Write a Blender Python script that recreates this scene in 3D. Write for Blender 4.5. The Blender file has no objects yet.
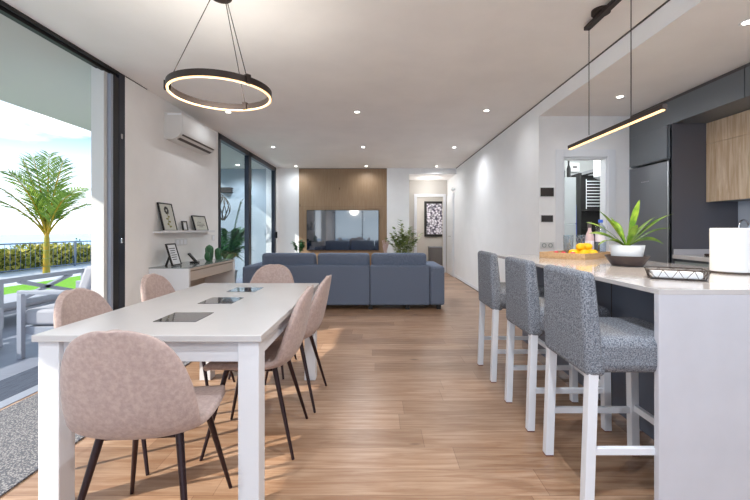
import bpy, bmesh, math, random
from mathutils import Vector, Matrix
random.seed(7)
PI = math.pi
SC = bpy.context.scene
COL = SC.collection

# ------------------------------------------------------------------ materials
def lin(c):
    r = []
    for v in c:
        v = v / 255.0
        r.append(v / 12.92 if v <= 0.04045 else ((v + 0.055) / 1.055) ** 2.4)
    return (r[0], r[1], r[2], 1)

def mat(name, rgb, rough=0.5, metal=0.0, var=0.0, vscale=20.0, bump=0.0, bscale=200.0, spec=0.5,
        rgb2=None, stretch=None, emit=None, estr=0.0, sheen=0.0, coat=0.0, trans=0.0, alpha=1.0):
    m = bpy.data.materials.new(name); m.use_nodes = True
    nt = m.node_tree; b = nt.nodes['Principled BSDF']
    b.inputs['Base Color'].default_value = lin(rgb)
    b.inputs['Roughness'].default_value = rough
    b.inputs['Metallic'].default_value = metal
    b.inputs['Specular IOR Level'].default_value = spec
    b.inputs['Sheen Weight'].default_value = sheen
    b.inputs['Coat Weight'].default_value = coat
    b.inputs['Transmission Weight'].default_value = trans
    b.inputs['Alpha'].default_value = alpha
    if emit:
        b.inputs['Emission Color'].default_value = lin(emit)
        b.inputs['Emission Strength'].default_value = estr
    tc = nt.nodes.new('ShaderNodeTexCoord')
    src = tc.outputs['Object']
    if stretch:
        mp = nt.nodes.new('ShaderNodeMapping'); mp.inputs['Scale'].default_value = stretch
        nt.links.new(src, mp.inputs['Vector']); src = mp.outputs['Vector']
    if rgb2 or var > 0:
        n = nt.nodes.new('ShaderNodeTexNoise'); n.inputs['Scale'].default_value = vscale
        n.inputs['Detail'].default_value = 5; n.inputs['Roughness'].default_value = 0.6
        nt.links.new(src, n.inputs['Vector'])
        cr = nt.nodes.new('ShaderNodeValToRGB')
        cr.color_ramp.elements[0].position = 0.36; cr.color_ramp.elements[1].position = 0.64
        if not rgb2:
            rgb2 = tuple(max(0, min(255, c * (1 + var))) for c in rgb)
            rgb = tuple(max(0, min(255, c * (1 - var))) for c in rgb)
        cr.color_ramp.elements[0].color = lin(rgb); cr.color_ramp.elements[1].color = lin(rgb2)
        nt.links.new(n.outputs['Fac'], cr.inputs['Fac'])
        nt.links.new(cr.outputs['Color'], b.inputs['Base Color'])
    if bump > 0:
        n2 = nt.nodes.new('ShaderNodeTexNoise'); n2.inputs['Scale'].default_value = bscale
        n2.inputs['Detail'].default_value = 3
        nt.links.new(src, n2.inputs['Vector'])
        bp = nt.nodes.new('ShaderNodeBump'); bp.inputs['Strength'].default_value = bump
        bp.inputs['Distance'].default_value = 0.004
        nt.links.new(n2.outputs['Fac'], bp.inputs['Height'])
        nt.links.new(bp.outputs['Normal'], b.inputs['Normal'])
    return m

def plank_mat(name, c1, c2, c3, bw, rh, rough, vertical=False, mortar=(96, 70, 48), grain=0.5, msize=0.0018):
    m = bpy.data.materials.new(name); m.use_nodes = True
    nt = m.node_tree; L = nt.links; b = nt.nodes['Principled BSDF']
    tc = nt.nodes.new('ShaderNodeTexCoord')
    mp = nt.nodes.new('ShaderNodeMapping')
    if vertical == 'xz': mp.inputs['Rotation'].default_value = (PI/2, 0, PI/2)
    elif vertical == 'yz': mp.inputs['Rotation'].default_value = (0, PI/2, 0)
    L.new(tc.outputs['Object'], mp.inputs['Vector'])
    V = mp.outputs['Vector']
    if not vertical:      # every row of planks starts at its own random offset
        sx = nt.nodes.new('ShaderNodeSeparateXYZ'); L.new(V, sx.inputs[0])
        dv = nt.nodes.new('ShaderNodeMath'); dv.operation = 'DIVIDE'; dv.inputs[1].default_value = rh; L.new(sx.outputs['Y'], dv.inputs[0])
        fl_ = nt.nodes.new('ShaderNodeMath'); fl_.operation = 'FLOOR'; L.new(dv.outputs[0], fl_.inputs[0])
        wn = nt.nodes.new('ShaderNodeTexWhiteNoise'); wn.noise_dimensions = '1D'; L.new(fl_.outputs[0], wn.inputs['W'])
        ml = nt.nodes.new('ShaderNodeMath'); ml.operation = 'MULTIPLY_ADD'; ml.inputs[1].default_value = 7.3
        L.new(wn.outputs['Value'], ml.inputs[0]); L.new(sx.outputs['X'], ml.inputs[2])
        cb = nt.nodes.new('ShaderNodeCombineXYZ'); L.new(ml.outputs[0], cb.inputs['X']); L.new(sx.outputs['Y'], cb.inputs['Y']); L.new(sx.outputs['Z'], cb.inputs['Z'])
        V = cb.outputs[0]
    br = nt.nodes.new('ShaderNodeTexBrick')
    br.inputs['Scale'].default_value = 1.0
    br.inputs['Brick Width'].default_value = bw; br.inputs['Row Height'].default_value = rh
    br.inputs['Mortar Size'].default_value = msize; br.inputs['Mortar Smooth'].default_value = 0.3
    br.offset = 0.37; br.offset_frequency = 2; br.inputs['Bias'].default_value = 0.0
    br.inputs['Color1'].default_value = lin(c1); br.inputs['Color2'].default_value = lin(c2)
    br.inputs['Mortar'].default_value = lin(mortar)
    L.new(V, br.inputs['Vector'])
    m2 = nt.nodes.new('ShaderNodeMapping'); m2.inputs['Scale'].default_value = (1.2, 16, 16)
    L.new(V, m2.inputs['Vector'])
    n = nt.nodes.new('ShaderNodeTexNoise'); n.inputs['Scale'].default_value = 2.2
    n.inputs['Detail'].default_value = 8; n.inputs['Roughness'].default_value = 0.62; n.inputs['Distortion'].default_value = 0.6
    L.new(m2.outputs['Vector'], n.inputs['Vector'])
    cr = nt.nodes.new('ShaderNodeValToRGB')
    cr.color_ramp.elements[0].position = 0.40; cr.color_ramp.elements[0].color = lin(c3)
    cr.color_ramp.elements[1].position = 0.62; cr.color_ramp.elements[1].color = (1, 1, 1, 1)
    L.new(n.outputs['Fac'], cr.inputs['Fac'])
    mx = nt.nodes.new('ShaderNodeMix'); mx.data_type = 'RGBA'; mx.blend_type = 'MULTIPLY'
    mx.inputs['Factor'].default_value = grain
    L.new(br.outputs['Color'], mx.inputs['A']); L.new(cr.outputs['Color'], mx.inputs['B'])
    # knots
    m3 = nt.nodes.new('ShaderNodeMapping'); m3.inputs['Scale'].default_value = (1.0, 2.6, 2.6)
    L.new(V, m3.inputs['Vector'])
    vo = nt.nodes.new('ShaderNodeTexVoronoi'); vo.inputs['Scale'].default_value = 1.7
    L.new(m3.outputs['Vector'], vo.inputs['Vector'])
    kr = nt.nodes.new('ShaderNodeValToRGB')
    kr.color_ramp.elements[0].position = 0.03; kr.color_ramp.elements[0].color = lin((120, 88, 62))
    kr.color_ramp.elements[1].position = 0.085; kr.color_ramp.elements[1].color = (1, 1, 1, 1)
    L.new(vo.outputs['Distance'], kr.inputs['Fac'])
    mk = nt.nodes.new('ShaderNodeMix'); mk.data_type = 'RGBA'; mk.blend_type = 'MULTIPLY'
    mk.inputs['Factor'].default_value = 0.75
    L.new(mx.outputs['Result'], mk.inputs['A']); L.new(kr.outputs['Color'], mk.inputs['B'])
    L.new(mk.outputs['Result'], b.inputs['Base Color'])
    b.inputs['Roughness'].default_value = rough
    bp = nt.nodes.new('ShaderNodeBump'); bp.inputs['Strength'].default_value = 0.12; bp.inputs['Distance'].default_value = 0.002
    L.new(n.outputs['Fac'], bp.inputs['Height']); L.new(bp.outputs['Normal'], b.inputs['Normal'])
    return m

def glass_mat(name, tint=(235, 243, 245), refl=0.1, rough=0.0):
    m = bpy.data.materials.new(name); m.use_nodes = True
    nt = m.node_tree; L = nt.links
    for n in list(nt.nodes): nt.nodes.remove(n)
    out = nt.nodes.new('ShaderNodeOutputMaterial')
    t = nt.nodes.new('ShaderNodeBsdfTransparent'); t.inputs['Color'].default_value = lin(tint)
    g = nt.nodes.new('ShaderNodeBsdfGlossy'); g.inputs['Roughness'].default_value = rough
    lw = nt.nodes.new('ShaderNodeLayerWeight'); lw.inputs['Blend'].default_value = 0.5
    fr = nt.nodes.new('ShaderNodeMath'); fr.operation = 'POWER'; fr.inputs[1].default_value = 5.0
    L.new(lw.outputs['Facing'], fr.inputs[0])
    ad = nt.nodes.new('ShaderNodeMath'); ad.operation = 'MULTIPLY_ADD'; ad.inputs[1].default_value = 0.5; ad.inputs[2].default_value = refl
    L.new(fr.outputs[0], ad.inputs[0])
    mx = nt.nodes.new('ShaderNodeMixShader')
    L.new(ad.outputs[0], mx.inputs['Fac']); L.new(t.outputs[0], mx.inputs[1]); L.new(g.outputs[0], mx.inputs[2])
    L.new(mx.outputs[0], out.inputs['Surface'])
    return m

M = {}
M['wall'] = mat('wall_paint', (245, 244, 244), 0.75, var=0.008, vscale=3)
M['wall_left'] = mat('wall_paint_left', (240, 238, 236), 0.75, var=0.008, vscale=3)
M['ceiling'] = mat('ceiling_paint', (243, 240, 238), 0.8, var=0.01, vscale=2)
M['trim'] = mat('white_trim', (236, 238, 242), 0.35)
M['gap'] = mat('shadow_gap', (84, 80, 80), 0.8)
M['floor'] = plank_mat('oak_floor', (192, 161, 135), (160, 129, 103), (208, 186, 168), 1.5, 0.19, 0.33, mortar=(140, 110, 88), grain=0.8)
M['wood_panel'] = plank_mat('tv_wall_wood', (158, 130, 100), (150, 122, 93), (214, 198, 182), 2.8, 0.5, 0.5, vertical='yz', mortar=(120, 92, 66), grain=0.35)
M['wood_cab'] = plank_mat('cabinet_oak', (226, 206, 182), (214, 192, 166), (222, 206, 188), 3.0, 0.12, 0.5, vertical='yz', mortar=(176, 150, 120), grain=0.9, msize=0.001)
M['tile'] = mat('terrace_tile', (128, 134, 150), 0.5, var=0.03, vscale=3)
M['lawn'] = mat('lawn_grass', (84, 146, 14), 0.9, rgb2=(118, 172, 30), vscale=30)
M['deck'] = mat('pale_deck', (186, 190, 198), 0.7, var=0.03, vscale=3)
M['sea'] = mat('sea_haze', (172, 200, 226), 0.6)
M['ext_wall'] = mat('terrace_wall_paint', (150, 162, 172), 0.75, var=0.02, vscale=2)
M['ext_white'] = mat('terrace_white_paint', (206, 205, 203), 0.75)
M['soffit'] = mat('soffit_paint', (196, 194, 188), 0.8)
M['anthracite'] = mat('anthracite_aluminium', (34, 38, 50), 0.35, 0.2)
M['ext_frame'] = mat('pale_aluminium', (150, 156, 170), 0.4, 0.1)
M['ext_cushion'] = mat('outdoor_cushion', (164, 166, 176), 0.9, bump=0.3)
M['black'] = mat('black_matt', (26, 25, 26), 0.5)
M['table'] = mat('table_lacquer', (194, 190, 189), 0.28, var=0.01, vscale=4)
M['table_leg'] = mat('table_leg_lacquer', (218, 218, 222), 0.35)
M['placemat'] = mat('smoked_glass', (84, 80, 80), 0.06, coat=0.5)
M['velvet'] = mat('dusty_pink_velvet', (166, 144, 138), 0.75, rgb2=(184, 162, 154), vscale=60, bump=0.25, bscale=160, sheen=0.15)
M['chair_leg'] = mat('dark_brown_metal', (52, 36, 38), 0.32, 0.6)
M['tweed'] = mat('grey_tweed', (68, 74, 86), 0.95, rgb2=(150, 154, 162), vscale=170, bump=0.5, bscale=400)
M['stool_leg'] = mat('stool_white_paint', (222, 224, 230), 0.4)
M['foot'] = mat('stool_foot', (120, 70, 60), 0.6)
M['sofa'] = mat('slate_blue_fabric', (84, 95, 116), 0.95, rgb2=(124, 135, 155), vscale=110, bump=0.5, bscale=180)
M['stone'] = mat('quartz_worktop', (196, 192, 192), 0.12, var=0.012, vscale=12, coat=0.3)
M['stone_side'] = mat('quartz_panel', (196, 196, 204), 0.35, var=0.01, vscale=6)
M['island_base'] = mat('slate_cabinet', (98, 106, 122), 0.45)
M['cab_dark'] = mat('dark_grey_cabinet', (103, 107, 112), 0.4)
M['fridge'] = mat('dark_steel', (112, 114, 120), 0.35, 0.3)
M['panel_dark'] = mat('dark_housing_panel', (98, 98, 106), 0.5)
M['steel'] = mat('chrome', (205, 205, 210), 0.12, 1.0)
M['cab_low'] = mat('sage_grey_front', (150, 158, 158), 0.4)
M['splash'] = mat('pale_splashback', (208, 216, 230), 0.3)
M['bronze'] = mat('dark_bronze', (58, 48, 44), 0.45, 0.4)
M['rail'] = mat('railing_grey', (104, 118, 140), 0.5)
M['glow'] = mat('warm_led', (255, 214, 160), 0.5, emit=(255, 200, 140), estr=1.25)
M['lens'] = mat('spot_lens', (255, 255, 250), 0.5, emit=(255, 248, 235), estr=8.0)
M['ac'] = mat('air_conditioner_plastic', (216, 214, 212), 0.35)
M['dark_slot'] = mat('dark_slot', (70, 62, 60), 0.6)
M['paper'] = mat('white_paper', (226, 227, 230), 0.85)
M['printpaper'] = mat('print_paper', (196, 196, 186), 0.6)
M['ink'] = mat('black_ink', (38, 34, 34), 0.6)
M['olive'] = mat('olive_ink', (130, 126, 60), 0.6)
M['cactus'] = mat('cactus_ceramic', (38, 84, 52), 0.3, rgb2=(60, 112, 70), vscale=30)
M['desk_top'] = mat('grey_glass_top', (132, 140, 140), 0.12)
M['desk_panel'] = mat('desk_white', (222, 222, 224), 0.4)
M['desk_front'] = mat('desk_cream', (196, 184, 172), 0.45)
M['leaf'] = mat('fresh_leaf', (66, 112, 22), 0.4, rgb2=(134, 166, 50), vscale=16)
M['leaf_dark'] = mat('dark_leaf', (32, 78, 50), 0.5, rgb2=(66, 116, 62), vscale=10)
M['leaf_mid'] = mat('mid_leaf', (84, 108, 56), 0.5, rgb2=(162, 176, 110), vscale=8)
M['palm_leaf'] = mat('palm_leaf', (84, 118, 34), 0.5, rgb2=(146, 168, 62), vscale=3)
M['palm_trunk'] = mat('palm_crownshaft', (184, 138, 20), 0.5, rgb2=(130, 136, 44), vscale=6)
M['hedge'] = mat('hedge_leaf', (122, 130, 40), 0.8, rgb2=(206, 192, 92), vscale=4)
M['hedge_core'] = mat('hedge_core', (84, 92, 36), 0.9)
M['tree_far'] = mat('dark_tree', (70, 96, 62), 0.9)
M['pot_white'] = mat('white_ceramic', (232, 238, 244), 0.3)
M['bowl'] = mat('dark_wood_bowl', (66, 54, 54), 0.35)
M['soil'] = mat('soil', (60, 44, 34), 0.95)
M['tray'] = mat('tray_wood', (204, 172, 134), 0.5, rgb2=(184, 148, 108), vscale=6, stretch=(1, 10, 10))
M['lemon'] = mat('yellow_fruit', (250, 186, 8), 0.4, rgb2=(255, 208, 24), vscale=8, bump=0.1)
M['redfruit'] = mat('red_fruit', (196, 40, 70), 0.4)
M['glass'] = glass_mat('clear_glass', (242, 246, 248), 0.12, 0.03)
M['pane'] = glass_mat('window_glass', (240, 246, 250), 0.03)
M['water_plastic'] = glass_mat('bottle_plastic', (226, 234, 244), 0.16, 0.08)
M['blue'] = mat('blue_plastic', (40, 96, 210), 0.35)
M['pole_blue'] = mat('navy_pole', (24, 44, 140), 0.4)
M['label'] = mat('pale_label', (224, 222, 236), 0.5)
M['pink_liquid'] = mat('rose_bottle', (206, 184, 194), 0.15)
M['cap_dark'] = mat('mauve_cap', (86, 74, 84), 0.4)
M['util_wall'] = mat('utility_wall', (188, 190, 190), 0.8)
M['util_fridge'] = mat('pale_grey_front', (186, 192, 194), 0.35)
M['black_tv'] = mat('tv_screen', (8, 14, 34), 0.1, spec=0.9, coat=1.0)
M['black_tv'].node_tree.nodes['Principled BSDF'].inputs['Coat IOR'].default_value = 1.95
M['beige'] = mat('corridor_paint', (206, 202, 196), 0.8)
M['switch'] = mat('switch_plastic', (222, 222, 222), 0.4)
M['panel_black'] = mat('black_glass_panel', (58, 54, 54), 0.25)
M['grey_cab'] = mat('grey_chest', (112, 112, 116), 0.5)
M['macrame'] = mat('lantern_wire', (70, 66, 62), 0.6)
M['dried'] = mat('dried_grass', (200, 176, 172), 0.9)
M['terracotta'] = mat('grey_planter', (120, 118, 118), 0.7)

def rug_mat():
    m = bpy.data.materials.new('woven_rug'); m.use_nodes = True
    nt = m.node_tree; L = nt.links; b = nt.nodes['Principled BSDF']
    tc = nt.nodes.new('ShaderNodeTexCoord')
    vo = nt.nodes.new('ShaderNodeTexVoronoi'); vo.inputs['Scale'].default_value = 110
    L.new(tc.outputs['Object'], vo.inputs['Vector'])
    cr = nt.nodes.new('ShaderNodeValToRGB')
    cr.color_ramp.elements[0].color = lin((170, 168, 168)); cr.color_ramp.elements[1].color = lin((92, 94, 102))
    cr.color_ramp.elements[0].position = 0.15; cr.color_ramp.elements[1].position = 0.6
    L.new(vo.outputs['Distance'], cr.inputs['Fac']); L.new(cr.outputs['Color'], b.inputs['Base Color'])
    b.inputs['Roughness'].default_value = 0.95
    bp = nt.nodes.new('ShaderNodeBump'); bp.inputs['Strength'].default_value = 0.5; bp.inputs['Distance'].default_value = 0.003
    L.new(vo.outputs['Distance'], bp.inputs['Height']); L.new(bp.outputs['Normal'], b.inputs['Normal'])
    return m
M['rug'] = rug_mat()
M['mat'] = mat('ribbed_mat', (52, 60, 78), 0.9, rgb2=(84, 94, 112), vscale=5, stretch=(30, 1.5, 1), bump=0.4, bscale=20)
def pattern_mat():
    m = bpy.data.materials.new('leaf_print'); m.use_nodes = True
    nt = m.node_tree; L = nt.links; b = nt.nodes['Principled BSDF']
    tc = nt.nodes.new('ShaderNodeTexCoord')
    vo = nt.nodes.new('ShaderNodeTexVoronoi'); vo.inputs['Scale'].default_value = 14
    L.new(tc.outputs['Object'], vo.inputs['Vector'])
    cr = nt.nodes.new('ShaderNodeValToRGB')
    e = cr.color_ramp.elements
    e[0].color = lin((246, 244, 255)); e[1].color = lin((70, 66, 92)); e[0].position = 0.3; e[1].position = 0.75
    L.new(vo.outputs['Distance'], cr.inputs['Fac']); L.new(cr.outputs['Color'], b.inputs['Base Color'])
    return m
M['pattern'] = pattern_mat()

# ------------------------------------------------------------------ mesh helpers
class MB:
    def __init__(s):
        s.bm = bmesh.new()
    def _add(s, verts, faces):
        vs = [s.bm.verts.new(v) for v in verts]
        for f in faces:
            try: s.bm.faces.new([vs[i] for i in f])
            except ValueError: pass
        return vs
    def box(s, x0, x1, y0, y1, z0, z1, mtx=None):
        v = [Vector((x, y, z)) for z in (z0, z1) for y in (y0, y1) for x in (x0, x1)]
        if mtx: v = [mtx @ p for p in v]
        s._add(v, [(0, 2, 3, 1), (4, 5, 7, 6), (0, 1, 5, 4), (1, 3, 7, 5), (3, 2, 6, 7), (2, 0, 4, 6)])
        return s
    def hexa(s, bottom, top):
        v = [Vector(p) for p in list(bottom) + list(top)]
        n = len(bottom)
        f = [tuple(reversed(range(n))), tuple(range(n, 2*n))]
        for i in range(n):
            j = (i+1) % n
            f.append((i, j, n+j, n+i))
        s._add(v, f); return s
    def tube(s, pts, rad, n=10, caps=True, square=False):
        pts = [Vector(p) for p in pts]
        if not isinstance(rad, (list, tuple)): rad = [rad]*len(pts)
        rings = []; up = None
        for i, p in enumerate(pts):
            if i == 0: d = pts[1]-p
            elif i == len(pts)-1: d = p-pts[i-1]
            else: d = (pts[i+1]-p).normalized() + (p-pts[i-1]).normalized()
            d.normalize()
            if up is None:
                up = Vector((0, 0, 1)) if abs(d.z) < 0.9 else Vector((0, 1, 0))
            a = d.cross(up)
            if a.length < 1e-4: a = d.cross(Vector((1, 0, 0)))
            a.normalize(); b = d.cross(a).normalized(); up = -b if False else up
            off = PI/4 if square else 0
            rings.append([s.bm.verts.new(p + (a*math.cos(2*PI*k/n+off) + b*math.sin(2*PI*k/n+off))*rad[i]) for k in range(n)])
        for i in range(len(rings)-1):
            for k in range(n):
                s.bm.faces.new((rings[i][k], rings[i][(k+1) % n], rings[i+1][(k+1) % n], rings[i+1][k]))
        if caps:
            s.bm.faces.new(list(reversed(rings[0]))); s.bm.faces.new(rings[-1])
        return s
    def lathe(s, prof, n=32, c=(0, 0, 0), close=False):
        """prof: list of (r,z)"""
        c = Vector(c); rings = []
        for r, z in prof:
            if r < 1e-6: rings.append([s.bm.verts.new(c+Vector((0, 0, z)))])
            else: rings.append([s.bm.verts.new(c+Vector((r*math.cos(2*PI*k/n), r*math.sin(2*PI*k/n), z))) for k in range(n)])
        m = len(rings)
        for i in range(m if close else m-1):
            A = rings[i]; B = rings[(i+1) % m]
            for k in range(n):
                j = (k+1) % n
                if len(A) == 1 and len(B) == 1: continue
                if len(A) == 1: s.bm.faces.new((A[0], B[j], B[k]))
                elif len(B) == 1: s.bm.faces.new((A[k], A[j], B[0]))
                else: s.bm.faces.new((A[k], A[j], B[j], B[k]))
        return s
    def ball(s, c, r, sc=(1, 1, 1), n=16, rot=None, wob=0):
        res = bmesh.ops.create_uvsphere(s.bm, u_segments=n, v_segments=max(6, n*2//3), radius=1)
        mt = Matrix.Translation(Vector(c)) @ (rot or Matrix.Identity(4)) @ Matrix.Diagonal((r*sc[0], r*sc[1], r*sc[2], 1))
        for v in res['verts']:
            if wob: v.co *= 1 + wob*(random.random()-0.5)
            v.co = mt @ v.co
        return s
    def grid(s, P):
        vs = [[s.bm.verts.new(p) for p in row] for row in P]
        for i in range(len(vs)-1):
            for j in range(len(vs[0])-1):
                s.bm.faces.new((vs[i][j], vs[i][j+1], vs[i+1][j+1], vs[i+1][j]))
        return s
    def quad(s, a, b, c, d):
        s._add([Vector(a), Vector(b), Vector(c), Vector(d)], [(0, 1, 2, 3)]); return s
    def blade(s, pts, widths, side, fold=0.25):
        """leaf strip along pts, side = sideways vector"""
        side = Vector(side).normalized(); L = []; C = []; R = []
        for p, w in zip(pts, widths):
            p = Vector(p)
            L.append(s.bm.verts.new(p - side*w + Vector((0, 0, abs(w)*fold))))
            C.append(s.bm.verts.new(p)); R.append(s.bm.verts.new(p + side*w + Vector((0, 0, abs(w)*fold))))
        for i in range(len(pts)-1):
            s.bm.faces.new((L[i], C[i], C[i+1], L[i+1])); s.bm.faces.new((C[i], R[i], R[i+1], C[i+1]))
        return s
    def build(s, name, m, parent=None, bevel=0, seg=2, smooth=True, sub=0, solid=0, ang=35, loc=None, kind=None, label=None):
        bmesh.ops.recalc_face_normals(s.bm, faces=s.bm.faces) if not solid else None
        me = bpy.data.meshes.new(name); s.bm.to_mesh(me); s.bm.free()
        mats = m if isinstance(m, (list, tuple)) else [m]
        for q in mats: me.materials.append(q)
        if smooth:
            for p in me.polygons: p.use_smooth = True
            if not sub: me.set_sharp_from_angle(angle=math.radians(ang))
        o = bpy.data.objects.new(name, me); COL.objects.link(o)
        if parent: o.parent = parent
        if loc: o.location = loc
        if solid:
            q = o.modifiers.new('solid', 'SOLIDIFY'); q.thickness = solid; q.offset = 0
        if bevel:
            q = o.modifiers.new('bevel', 'BEVEL'); q.width = bevel; q.segments = seg; q.limit_method = 'ANGLE'; q.angle_limit = math.radians(40)
        if sub:
            q = o.modifiers.new('sub', 'SUBSURF'); q.levels = sub; q.render_levels = sub
        if kind: o['kind'] = kind
        if label: o['label'] = label
        return o

def rbox(x0, x1, y0, y1, z0, z1):
    return MB().box(x0, x1, y0, y1, z0, z1)

def thing(name, label, cat, loc=(0, 0, 0), rz=0, group=None):
    o = bpy.data.objects.new(name, None); COL.objects.link(o)
    o.empty_display_size = 0.1
    o.location = loc; o.rotation_euler = (0, 0, rz)
    o['label'] = label; o['category'] = cat
    if group: o['group'] = group
    return o
def tag(o, label, cat, group=None, kind=None):
    o['label'] = label; o['category'] = cat
    if group: o['group'] = group
    if kind: o['kind'] = kind
    return o
def struct(o):
    o['kind'] = 'structure'; return o
def sbox(name, m, *b, bevel=0, parent=None):
    o = rbox(*b).build(name, M[m] if isinstance(m, str) else m, parent, bevel=bevel, smooth=False)
    if not parent: struct(o)
    return o
def sempty(name, loc=(0, 0, 0)):
    o = bpy.data.objects.new(name, None); COL.objects.link(o); o.location = loc; o['kind'] = 'structure'; return o
def copy_tree(o, parent=None):
    kids = list(o.children)
    c = o.copy(); COL.objects.link(c)
    if parent: c.parent = parent
    for ch in kids: copy_tree(ch, c)
    return c
def place(proto, first, loc, rz, label, group=None):
    o = proto if first else copy_tree(proto)
    o.location = loc; o.rotation_euler = (0, 0, rz); o['label'] = label
    if group: o['group'] = group
    return o
def add_light(name, kind, loc, energy, color=(1, 1, 1), parent=None, rot=(0, 0, 0), **kw):
    l = bpy.data.lights.new(name, kind); l.energy = energy; l.color = color
    for k, v in kw.items(): setattr(l, k, v)
    o = bpy.data.objects.new(name, l); COL.objects.link(o); o.location = loc; o.rotation_euler = rot
    if parent: o.parent = parent
    return o

# ================================================================== ROOM SHELL
LX, RX, FY, BY, CZ, KZ, KX = -2.488, 1.924, 9.5, -2.2, 2.7, 2.54, 3.68
KY = 4.6
sbox('floor', 'floor', LX, KX, BY, FY, -0.12, 0)
sbox('ceiling', 'ceiling', LX-0.1, RX, BY, FY, CZ, CZ+0.14)
sbox('ceiling', 'ceiling', RX+0.001, KX+0.12, BY, KY, KZ, CZ+0.14)            # lower kitchen ceiling
sbox('wall_bulkhead', 'wall', RX-0.002, RX, BY, KY, KZ, CZ-0.010)
# left wall
sbox('wall_left', 'wall_left', LX-0.24, LX, 3.79, 5.99, 0, CZ)
sbox('wall_left', 'wall_left', LX-0.24, LX, BY, 0.45, 0, CZ)
sbox('wall_left', 'wall_left', LX-0.24, LX, 9.39, FY+0.12, 0, CZ)
# far wall
WX0, WX1, OX = -1.95, 0.22, 0.765
sbox('wall_far', 'wall', LX, WX0, FY, FY+0.12, 0, CZ)
sbox('wall_far', 'wood_panel', WX0, WX1, FY-0.012, FY+0.12, 0, CZ-0.012)
sbox('wall_far', 'wall', WX1, OX, FY-0.02, FY+0.12, 0, CZ)
sbox('wall_far', 'wall', OX, RX, FY-0.02, FY+0.12, 2.56, CZ)
sbox('panel_top_shade', 'gap', WX0, WX1, FY-0.012, FY+0.02, CZ-0.012, CZ)  # dark strip paints the shade along the wood panel's top edge
# right wall
sbox('wall_right', 'wall', RX, RX+0.12, KY, 10.82, 0, CZ)
sbox('wall_bedroom', 'beige', 3.3, 3.42, 10.82, 13.62, 0, 2.6)
sbox('wall_bedroom', 'beige', RX+0.12, 3.42, 10.7, 10.82, 0, 2.6)
sbox('trim_2', 'gap', RX-0.010, RX, BY, FY-0.02, CZ-0.010, CZ)
sbox('baseboard_right', 'trim', RX-0.012, RX, KY, 10.7, 0, 0.07)
sbox('trim_3', 'gap', RX-0.016, RX-0.0121, KY, FY, 0, 0.012)
# rear of the room: unseen glazing behind the camera, widened to bring in daylight
sbox('wall_back', 'wall', LX, -2.4, BY-0.12, BY, 0, CZ)
sbox('wall_back', 'wall', 2.2, KX+0.12, BY-0.12, BY, 0, CZ)
sbox('wall_back', 'wall', -2.4, 2.2, BY-0.12, BY, 2.6, CZ)
w3 = sempty('window_3', (0, BY-0.06, 0))
for x in (-2.37, -0.85, 0.67, 2.17):
    rbox(x-0.03, x+0.03, -0.03, 0.03, 0, 2.6).build('window_frame', M['anthracite'], w3, smooth=False)
rbox(-2.4, 2.2, -0.03, 0.03, 2.55, 2.6).build('window_frame', M['anthracite'], w3, smooth=False)
rbox(-2.34, 2.14, -0.005, 0.005, 0, 2.55).build('pane', M['pane'], w3, smooth=False)
# kitchen back wall with doorway
DX0, DX1, DZ = 2.21, 2.74, 2.05
sbox('wall_kitchen', 'wall', RX+0.12, DX0, KY, KY+0.12, 0, KZ)
sbox('wall_kitchen', 'wall', DX1, KX+0.9, KY, KY+0.12, 0, KZ)
sbox('wall_kitchen', 'wall', DX0, DX1, KY, KY+0.12, DZ, KZ)
mb = MB()
mb.box(DX0-0.09, DX0, KY-0.018, KY, 0, DZ+0.09).box(DX1, DX1+0.09, KY-0.018, KY, 0, DZ+0.09).box(DX0, DX1, KY-0.018, KY, DZ, DZ+0.09)
mb.box(DX0, DX0+0.02, KY, KY+0.12, 0, DZ).box(DX1-0.02, DX1, KY, KY+0.12, 0, DZ).box(DX0, DX1, KY, KY+0.12, DZ-0.02, DZ)
struct(mb.build('door_3', M['trim'], bevel=0.004, smooth=False))
sbox('baseboard_kitchen', 'trim', RX+0.0, DX0-0.09, KY-0.012, KY, 0, 0.07)
# right kitchen wall
sbox('wall_kitchen', 'splash', KX, KX+0.12, BY, KY, 0, KZ)
# left sliding door: stiles, track, threshold
d1 = sempty('door_1')
rbox(LX-0.039, LX, 3.70, 3.789, 0, CZ).build('door_frame', M['anthracite'], d1, bevel=0.004, smooth=False)
rbox(LX-0.036, LX-0.002, 3.628, 3.697, 0.02, CZ-0.06).build('door_stile', M['black'], d1, bevel=0.003, smooth=False)
rbox(LX-0.036, LX-0.002, 3.588, 3.622, 0.02, CZ-0.06).build('door_stile', M['ext_frame'], d1, bevel=0.003, smooth=False, label='pale inner stile')
for z in (2.06, 1.05):
    rbox(LX-0.006, LX+0.012, 3.715, 3.74, z, z+0.05).build('latch', M['steel'], d1, bevel=0.003, smooth=False)
mb = MB().box(LX-0.012, LX, 0.45, 3.70, CZ-0.03, CZ).box(LX-0.06, LX-0.03, 0.45, 3.70, CZ-0.05, CZ).box(LX-0.11, LX-0.085, 0.45, 3.70, CZ-0.03, CZ)
mb.build('head_track', M['black'], d1, smooth=False)
rbox(LX-0.10, LX, 0.45, 3.70, -0.02, 0.004).build('threshold', M['ext_frame'], d1, smooth=False)
rbox(LX-0.05, LX, 3.79, 4.15, CZ-0.012, CZ-0.001).build('track_cap', M['gap'], d1, smooth=False)
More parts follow.
